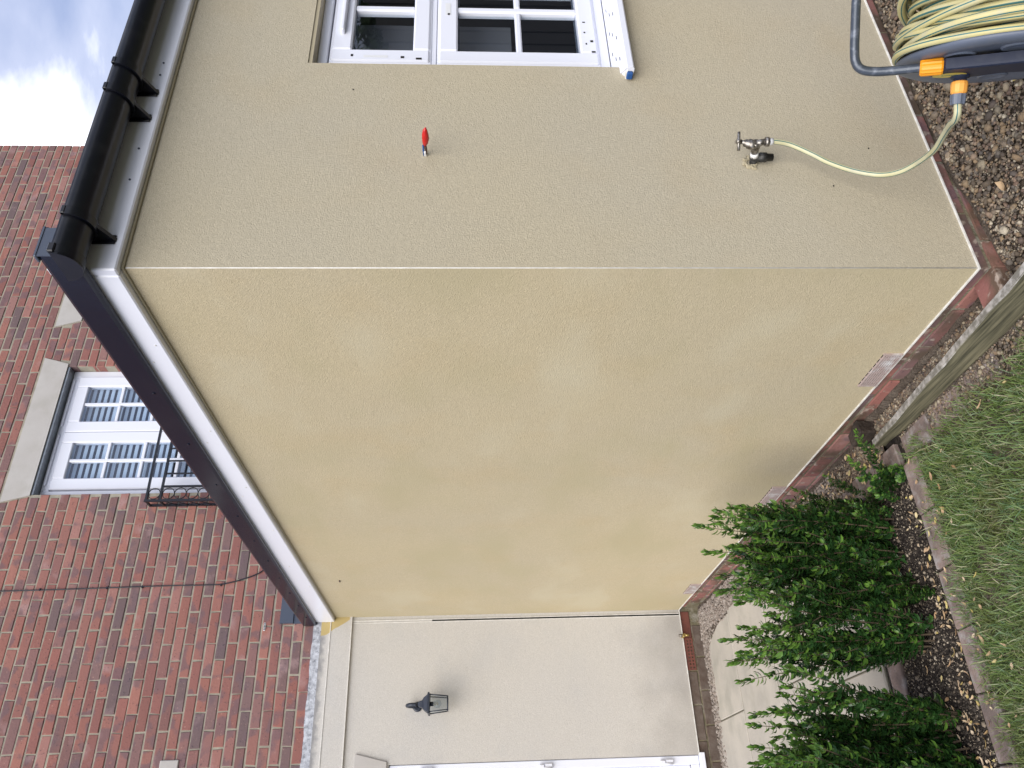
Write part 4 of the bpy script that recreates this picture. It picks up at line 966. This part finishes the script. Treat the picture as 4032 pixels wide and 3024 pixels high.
# round dimples pressed into the flange
for k in range(8):
    a = 2*pi*k/8+.35; rr_ = .148; m_ = MB(); seg = 28; vs_ = []
    for (r, o_) in [(.034, .0075), (.031, .0115), (.027, .0108), (.018, .0072), (0, .0066)]:
        for j in range(seg):
            b_ = 2*pi*j/seg; vs_.append(RP(rr_*math.cos(a)+r*math.cos(b_), rr_*math.sin(a)+r*math.sin(b_), o_+.0012))
    m_.addf(vs_, [(i*seg+j, i*seg+(j+1) % seg, (i+1)*seg+(j+1) % seg, (i+1)*seg+j) for i in range(4) for j in range(seg)], 0, True)
    o = qp('dimple', m_, M['reel'], f1)
qp('drum', MB().cyl(RP(0, 0, -.27), RP(0, 0, -.006), .085, 32), M['reel'])
def panel(off0, sg):
    poly = [(-.066, .150), (-.054, .172), (-.006, .176), (.028, .160), (.035, .09), (.002, .055), (-.035, .02), (-.08, -.12), (-.11, -.318), (-.27, -.318), (-.22, -.10), (-.150, .02), (-.105, .09)]
    c0 = np.array([-.05, .08]); m_ = MB(); n_ = len(poly); vs_ = []
    for (s_, o_) in ((1, .016), (1, .034), (.975, .0385), (.90, .041)):
        for u, v in poly: q = c0+(np.array([u, v])-c0)*s_; vs_.append(RP(q[0], q[1], off0+sg*o_))
    fs_ = [(i*n_+k, i*n_+(k+1) % n_, (i+1)*n_+(k+1) % n_, (i+1)*n_+k) for i in range(3) for k in range(n_)]+[tuple(range(3*n_, 4*n_)), tuple(range(n_))[::-1]]
    m_.addf(vs_, fs_); return m_
p1 = qp('side_frame', panel(0, 1), M['reelframe']); fix_normals(p1.data); p2 = qp('side_frame', panel(-.275, -1), M['reelframe']); fix_normals(p2.data)
# handle tube
half = [(-.034, .160, .028), (-.014, .205, .028), (.014, .252, .028), (.032, .292, .027), (.041, .320, .020), (.045, .333, .002), (.046, .337, -.03), (.048, .338, -.08)]
hpth = [RP(*q) for q in half]+[RP(.049, .339, -.1375)]+[RP(q[0], q[1], -.275-q[2]) for q in half[::-1]]
qp('handle', MB().tube(smoothpath(hpth, 6), .0105, 16), M['tube'])
for off in (.028, -.303):
    m_ = MB(); a = RP(-.035, .166, off); b_ = RP(-.012, .208, off); T_ = (b_-a)/np.linalg.norm(b_-a); seg = 28
    u_ = np.cross(T_, [0, 0, 1.]); u_ /= np.linalg.norm(u_); w2 = np.cross(T_, u_); vs_ = []
    for q, rr_ in ((a, .0155), (a+T_*.004, .018), (b_-T_*.004, .0175), (b_, .0145), (b_, .011)):
        for k in range(seg): r_ = rr_+(.0012 if k % 2 else 0); an = 2*pi*k/seg; vs_.append(q+r_*(math.cos(an)*u_+math.sin(an)*w2))
    m_.addf(vs_, [(i*seg+k, i*seg+(k+1) % seg, (i+1)*seg+(k+1) % seg, (i+1)*seg+k) for i in range(4) for k in range(seg)]); qp('clamp_nut', m_, M['orange'])
# badge
bd = MB(); seg = 24
for (s_, mi_) in ((1, 0),):
    vs_ = [RP(-.006+.036*math.cos(a)*.45+.024*math.sin(a)*.9, .133+.036*math.cos(a)*.88-.024*math.sin(a)*.45, .0416) for a in np.linspace(0, 2*pi, seg+1)[:-1]]
    bd.addf(vs_, [tuple(range(seg))])
qp('badge', bd, M['badge'], p1).location = -ql+Vector((0, 0, 0)) if False else (0, 0, 0)
# inlet and quick connector
def ax(o_): return RP(inl[0], inl[1], o_)
qp('inlet', MB().tube([ax(.030), ax(.046), ax(.0461), ax(.056)], [.022, .020, .0145, .0140], 16), M['reelframe'])
mb = MB().tube([ax(.053), ax(.055), ax(.061), ax(.078), ax(.082)], [.0150, .0175, .0185, .0175, .015], 12); mb.sm = [False]*len(mb.sm); qp('connector', mb, M['orange2'])
m_ = MB(); seg = 28; u_ = hv; w2 = np.array([0, 0, 1.]); vs_ = []
for o_, rr_ in ((.0815, .0125), (.0825, .0165), (.098, .0160), (.105, .0145), (.1051, .008)):
    for k in range(seg): r_ = rr_+(.0010 if k % 4 < 2 else -.0006); an = 2*pi*k/seg; vs_.append(ax(o_)+r_*(math.cos(an)*u_+math.sin(an)*w2))
m_.addf(vs_, [(i*seg+k, i*seg+(k+1) % seg, (i+1)*seg+(k+1) % seg, (i+1)*seg+k) for i in range(4) for k in range(seg)]); qp('connector_nut', m_, M['reel'])
qp('foot_rod', MB().tube([RP(.10, -.30, .02), RP(.11, -.31, .055)], .006, 8), M['metalold']); qp('foot', MB().cbox(RP(.06, -.312, .045), (.045, .02, .010), .004), M['reelframe'])
# wound hose: inner filling plus criss-crossed outer turns
for layer, (rad, nturn, seed) in enumerate([(.125, 13, 1), (.150, 12, 2), (.176, 12, 3), (.200, 11, 4)]):
    pts = []; lr = np.random.default_rng(seed); ph = lr.uniform(0, 6)
    for i in range(nturn*40):
        a = 2*pi*i/40; t = i/(nturn*40); off = -.018-(t if layer % 2 == 0 else 1-t)*.235; wv = .010*math.sin(a*1.0+ph+t*9)
        pts.append(RP((rad+.004*math.sin(a*2.3+ph))*math.cos(a), (rad+.004*math.sin(a*1.7+ph))*math.sin(a), off+wv))
    qp('hose_layer', MB().tube(pts, .0085, 12, stripes=((1, 5, 9), 1)), [M['hose'], M['hosestripe']])
lr = np.random.default_rng(11)
spec = [(-.016, .012, .228, .3), (-.034, .018, .231, 1.2), (-.050, .030, .226, 4.0), (-.072, .040, .224, 5.4), (-.095, .045, .230, 0.4), (-.120, .050, .226, 2.3), (-.14, .045, .229, 3.6), (-.165, .05, .225, 5.0), (-.19, .045, .229, 1.0), (-.215, .035, .226, 2.8), (-.24, .02, .229, 4.4)]
for k, (off, amp, rad, ph) in enumerate(spec):
    pts = []
    for i in range(96):
        a = 2*pi*i/96; o_ = off+amp*math.sin(a+ph)*.9; o_ = min(-.014, max(-.262, o_)); rr_ = rad+.006*math.sin(2*a+ph*2)+.005*math.sin(3*a+ph)-(.012 if math.cos(a+ph) > .3 else 0)*.6
        if k == 0: rr_ = .220+.022*math.exp(-((a-1.62)/.5)**2); o_ = -.012-.03*math.exp(-((a-1.62)/.45)**2)*0
        pts.append(RP(rr_*math.cos(a), rr_*math.sin(a), o_))
    qp('hose_turn', MB().tube(pts, .0087, 20, stripes=((1, 6, 11, 16), 1), phase=ph, closed=True), [M['hose'], M['hosestripe']])
# lettering printed on the outer turns
def text(body, size, loc, xdir, zdir, m, name, parent):
    cu = bpy.data.curves.new(name, 'FONT'); cu.body = body; cu.size = size; cu.extrude = .0002; cu.align_x = 'CENTER'; cu.align_y = 'CENTER'
    o_ = bpy.data.objects.new(name, cu); C.objects.link(o_); cu.materials.append(m)
    x_ = np.array(xdir, float); x_ /= np.linalg.norm(x_); z_ = np.array(zdir, float); z_ -= x_*(z_@x_); z_ /= np.linalg.norm(z_); y_ = np.cross(z_, x_)
    dg = bpy.context.evaluated_depsgraph_get(); me_ = bpy.data.meshes.new_from_object(o_.evaluated_get(dg)); bpy.data.objects.remove(o_); o_ = bpy.data.objects.new(name, me_); C.objects.link(o_)
    o_.parent = parent; l_ = np.array(loc)-np.array(parent.location)
    o_.matrix_local = Matrix(((x_[0], y_[0], z_[0], l_[0]), (x_[1], y_[1], z_[1], l_[1]), (x_[2], y_[2], z_[2], l_[2]), (0, 0, 0, 1))); return o_
for (a, off, rad) in ((2.35, -.125, .2435), (2.1, -.178, .2435), (2.6, -.085, .2425)):
    rad_d = hv*math.cos(a)+np.array([0, 0, math.sin(a)]); tan = -hv*math.sin(a)+np.array([0, 0, math.cos(a)])
    view = CAMP-RP(rad*math.cos(a), rad*math.sin(a), off)
    text('GARDENA Trend Plus', .008, RP(rad*math.cos(a), rad*math.sin(a), off), tan*-1, rad_d, M['hosetext'], 'print_lettering', Q)
text('GARDENA', .007, RP(-.006, .133, .0419), -hv*.45-np.array([0, 0, .88]), nv, M['hosestripe'], 'badge_lettering', Q)

# ================================================================== taped wire end
Wr = empty('capped_wire', (.452, 0, 1.652), 'red taped wire end sticking out of the yellow wall', 'wire')
dv = np.array([0, -1, .02])
MB().tube([(0, .01, 0), (0, -.02, -.002), (.003, -.045, .0)], .0045, 8).build('wire', M['brown'], Wr)
MB().tube([(.0, .005, .004), (-.003, -.02, .006), (-.002, -.045, .006)], .0026, 8).build('blue_wire', M['blue'], Wr)
MB().tube([(.001, .006, -.001), (.001, -.012, .001), (.0, -.022, .003)], .0062, 8).build('wire_sheath', M['ptfe'], Wr)
MB().tube([(.001, -.040, .001), (.001, -.050, -.001), (.001, -.070, -.003), (.001, -.085, -.003), (.002, -.100, -.003), (.002, -.112, -.005)], [.004, .0085, .0115, .0105, .0075, .0012], 9).build('tape_cap', M['red'], Wr)
for (x_, z_) in ((.757, 1.90), (.50, .20), (.33, .36)): ep('fleck', MB().cbox((x_, -.002, z_), (.0025, .002, .0018), .001), M['darkgap'])
ep('fleck', MB().cbox((-.004, 3.05, 2.33), (.003, .012, .004), .001), M['brown'])
# ================================================================== wall lantern
Ln = empty('wall_lantern', (-.615, LY, 1.80), 'black wall lantern with clear glass on the cream wall', 'lantern')
def lp(name, mb, m): return mb.build(name, m, Ln)
ly = -.115
lp('wall_plate', MB().tube([(.0, -.0005, .09), (.0, -.012, .09), (0, -.016, .09)], [.032, .032, .022], 20), M['lantern'])
arm = [(0, -.01, .09), (0, -.03, .125), (0, -.06, .152), (0, -.09, .150), (0, -.112, .128), (0, ly, .090)]
lp('arm', MB().tube(smoothpath(arm, 6), .0125, 12), M['lantern'])
def fr4(levels):
    m_ = MB(); vs_ = []
    for z, h_ in levels: vs_ += [(-h_, ly-h_, z), (h_, ly-h_, z), (h_, ly+h_, z), (-h_, ly+h_, z)]
    n_ = len(levels); m_.addf(vs_, [(i*4+k, i*4+(k+1) % 4, (i+1)*4+(k+1) % 4, (i+1)*4+k) for i in range(n_-1) for k in range(4)]+[(3, 2, 1, 0), tuple(range((n_-1)*4, n_*4))]); return m_
lp('roof', fr4([(.0, .062), (.001, .066), (.012, .066), (.014, .060), (.018, .052), (.040, .038), (.052, .022), (.066, .019), (.078, .012), (.082, .004)]), M['lantern'])
hT, hB, zT, zBt = .054, .042, .0, -.118
for sx in (-1, 1):
    for sy in (-1, 1): lp('corner_bar', MB().tube([(sx*hT, ly+sy*hT, zT), (sx*hB, ly+sy*hB, zBt)], .0045, 4, phase=pi/4), M['lantern'])
mb = MB()
for k in range(4):
    s_ = [(-1, -1), (1, -1), (1, 1), (-1, 1)]; a = s_[k]; b_ = s_[(k+1) % 4]; mb.tube([(a[0]*hB, ly+a[1]*hB, zBt), (b_[0]*hB, ly+b_[1]*hB, zBt)], .0055, 4, phase=pi/4)
lp('bottom_rim', mb, M['lantern'])
for k in range(4):
    s_ = [(-1, -1), (1, -1), (1, 1), (-1, 1)]; a = s_[k]; b_ = s_[(k+1) % 4]; m_ = MB()
    m_.addf([(a[0]*hT*.97, ly+a[1]*hT*.97, zT), (b_[0]*hT*.97, ly+b_[1]*hT*.97, zT), (b_[0]*hB*.97, ly+b_[1]*hB*.97, zBt), (a[0]*hB*.97, ly+a[1]*hB*.97, zBt)], [(0, 1, 2, 3)]); lp('glass_pane', m_, M['glass2'])
lp('bulb_holder', MB().cyl((0, ly, 0), (0, ly, -.022), .014), M['lantern'])
lp('bulb', MB().tube([(0, ly, -.020), (0, ly, -.03), (0, ly, -.045), (0, ly, -.060), (0, ly, -.072), (0, ly, -.077)], [.012, .018, .026, .026, .016, .003], 16), M['glass2'])
lp('filament', MB().tube([(-.006, ly, -.022), (-.005, ly, -.05), (0, ly, -.055), (.005, ly, -.05), (.006, ly, -.022)], .0016, 6), M['brass'])

# ================================================================== shrubs
def shoot_mesh(seed, length, r_leaf=.031, dens=1.0, tipnew=.25):
    lr = np.random.default_rng(seed); n_ = 9; ph = lr.uniform(0, 6); bend = lr.normal(0, .035, 2)
    pts = []
    for i in range(n_):
        t = i/(n_-1); pts.append(np.array([bend[0]*t*t+.008*math.sin(5*t+ph), bend[1]*t*t+.008*math.cos(4*t+ph), length*t]))
    st = MB().tube(pts, [.0036*(1-.7*i/(n_-1)) for i in range(n_)], 6)
    V = []; Fc = []; mi = []
    z = .10*length; k = 0
    sub = [(np.zeros(3), 1.0)]
    # side twigs
    twigs = [(pts, length, .06)]
    for q in range(int(9*dens)):
        t0 = lr.uniform(.08, .8); b0 = pts[int(t0*(n_-1))]; a = lr.uniform(0, 2*pi); L2 = lr.uniform(.05, .11)*(length/.6)
        tw = [b0+np.array([math.cos(a)*.42*L2*t**.7, math.sin(a)*.42*L2*t**.7, L2*t]) for t in np.linspace(0, 1, 5)]; st.tube(tw, [.0018]*5, 5); twigs.append((tw, L2*1.1, 0))
    for (pp, LL, st0) in twigs:
        s_ = st0*LL; m_ = len(pp)
        while s_ < LL:
            t = s_/LL; f = t*(m_-1); i0 = min(int(f), m_-2); c = pp[i0]*(1-(f-i0))+pp[i0+1]*(f-i0); ax_ = pp[i0+1]-pp[i0]; ax_ = ax_/np.linalg.norm(ax_)
            nl = 3 if t < .93 else 5
            for j in range(nl):
                a = k*2.4+j*2*pi/nl+lr.normal(0, .25); k += .37; el = lr.normal(.45, .22) if t < .93 else lr.normal(1.05, .15)
                u = np.array([math.cos(a), math.sin(a), 0]); u -= ax_*(u@ax_); u /= np.linalg.norm(u); d = u*math.cos(el)+ax_*math.sin(el); sd_ = np.cross(ax_, u); up_ = np.cross(d, sd_)*-1
                Lf = r_leaf*lr.uniform(.75, 1.25)*(1 if t < .9 else .72); wf = Lf*.195
                cc = lr.uniform(.05, .25)
                P0 = c; P1 = c+d*Lf*.35+up_*Lf*.05; P2 = c+d*Lf*.72+up_*Lf*.02; P3 = c+d*Lf*1.0-up_*Lf*cc
                o_ = len(V); fold = up_*wf*.35
                V += [P0, P1-sd_*wf+fold, P1, P1+sd_*wf+fold, P2-sd_*wf*.95+fold, P2, P2+sd_*wf*.95+fold, P3]
                Fc += [(o_, o_+2, o_+1), (o_, o_+3, o_+2), (o_+1, o_+2, o_+5, o_+4), (o_+2, o_+3, o_+6, o_+5), (o_+4, o_+5, o_+7), (o_+5, o_+6, o_+7)]
                new = (t > .80 and lr.random() < .75) or lr.random() < .05
                mi += [1 if new else 0]*6
            s_ += lr.uniform(.009, .0125)/dens
    me = bpy.data.meshes.new('foliage'); me.from_pydata([tuple(q) for q in V], [], Fc); me.materials.append(M['leaf']); me.materials.append(M['leafnew']); me.polygons.foreach_set('material_index', mi); me.polygons.foreach_set('use_smooth', [True]*len(Fc)); me.update()
    so_ = bpy.data.meshes.new('branch'); so_.from_pydata(st.v, [], st.f); so_.materials.append(M['stem']); so_.update()
    return so_, me
SH = [shoot_mesh(100+i, .62, .0315, 1.0) for i in range(9)]
def shrub(cx, cy, n_, spread, hmin, hmax, label, group='evergreen shrubs in the planting bed', yspread=.16, name='evergreen_shrub', lean=.18, fan=None):
    e = empty(name, (cx, cy, -.155), label, 'shrub', group); lr = np.random.default_rng(int(abs(cx)*1000)+n_)
    for k in range(n_):
        sm, fm = SH[lr.integers(len(SH))]; h_ = .95*lr.uniform(hmin, hmax)/.62
        dx, dy = lr.uniform(-spread, spread), lr.uniform(-yspread, yspread)
        b_ = bpy.data.objects.new('branch', sm); C.objects.link(b_); b_.parent = e; b_.location = (dx*.75, dy*.6, 0)
        b_.rotation_euler = (-dy*lean/yspread+lr.normal(0, .05), dx*lean/spread+lr.normal(0, .05), 0); b_.rotation_euler.rotate_axis('Z', lr.uniform(0, 6.28)); sx_ = min(1.0, .30+.75*h_); b_.scale = (sx_, sx_, h_)
        f_ = bpy.data.objects.new('foliage', fm); C.objects.link(f_); f_.parent = b_
    return e
shrub(-.46, 1.17, 23, .15, .60, .80, 'tallest dark green shrub, nearest the long yellow wall', lean=.10)
shrub(-.655, 1.14, 9, .055, .58, .74, 'dark green shrub just left of the tallest shrub', yspread=.12, lean=.10)
shrub(-.845, 1.12, 13, .06, .60, .76, 'slim upright shrub with paving showing on both sides', lean=.09)
shrub(-1.155, 1.13, 19, .085, .60, .77, 'dense evergreen shrub left of the wide paving gap', lean=.11)
shrub(-1.31, 1.10, 24, .11, .60, .79, 'dense evergreen shrub at the lower edge of the photo', lean=.10)
shrub(-1.50, 1.10, 10, .10, .50, .70, 'evergreen shrub farthest from the yellow wall')
shrub(-.345, 1.10, 12, .09, .16, .40, 'low sprawling green shrub beside the reddish pavers', yspread=.14, name='low_shrub', lean=.75)
shrub(-.265, .985, 8, .03, .05, .10, 'low leafy plant spilling between pavers and edging', yspread=.09, name='low_shrub', lean=.8)
shrub(-.70, .97, 4, .05, .08, .16, 'tiny bright green seedling among the fallen leaves', yspread=.05, name='seedling', lean=.6, group=None)
# ================================================================== beyond the camera (seen reflected in the panes)
S = empty('garden_shed', (6.1, -4.2, -.2), 'dark boarded shed reflected in the window glass', 'shed')
for k in range(34):
    y_ = -2.2+k*.15; ht = 2.59+.36*(y_-.58)
    MB().box(-.03, .03, y_, y_+.14, 0, ht, b=.006).build('board', M['fence'], S)
MB().box(.04, 2, -2.2, 2.9, 0, 1.6).build('wall', M['fence'], S)
def tree(x_, y_, h_, r_, label):
    e = empty('tree', (x_, y_, -.2), label, 'tree', None); lr = np.random.default_rng(int(h_*10))
    tk = MB().tube(smoothpath([(0, 0, 0), (.1, 0, h_*.25), (0, .1, h_*.5), (.1, .1, h_*.8)], 4), [.16-.01*i for i in range(13)], 10)
    cents = []
    for k in range(26):
        a = lr.uniform(0, 2*pi); rr_ = r_*math.sqrt(lr.random())*.85; z_ = h_*lr.uniform(.42, 1.0); cents.append(np.array([rr_*math.cos(a), rr_*math.sin(a), z_])); tk.tube([(0, 0, z_*.6), cents[-1]], [.05, .01], 6)
    tk.build('trunk', M['stem'], e)
    n_ = 9000; c = np.array(cents)[lr.integers(0, 26, n_)]+lr.normal(0, r_*.14, (n_, 3)); q = lr.normal(size=(n_, 3, 3))*.05
    V = (c[:, None, :]+q).reshape(-1, 3); Fc = np.arange(n_*3).reshape(-1, 3); fast_mesh('crown', V, Fc, [M['treeleaf']], e)
tree(8.2, -5.3, 3.0, 1.15, 'leafy green tree behind the boarded shed')
tree(10.2, -5.4, 3.3, 1.3, 'second leafy tree standing farther behind the boarded shed')
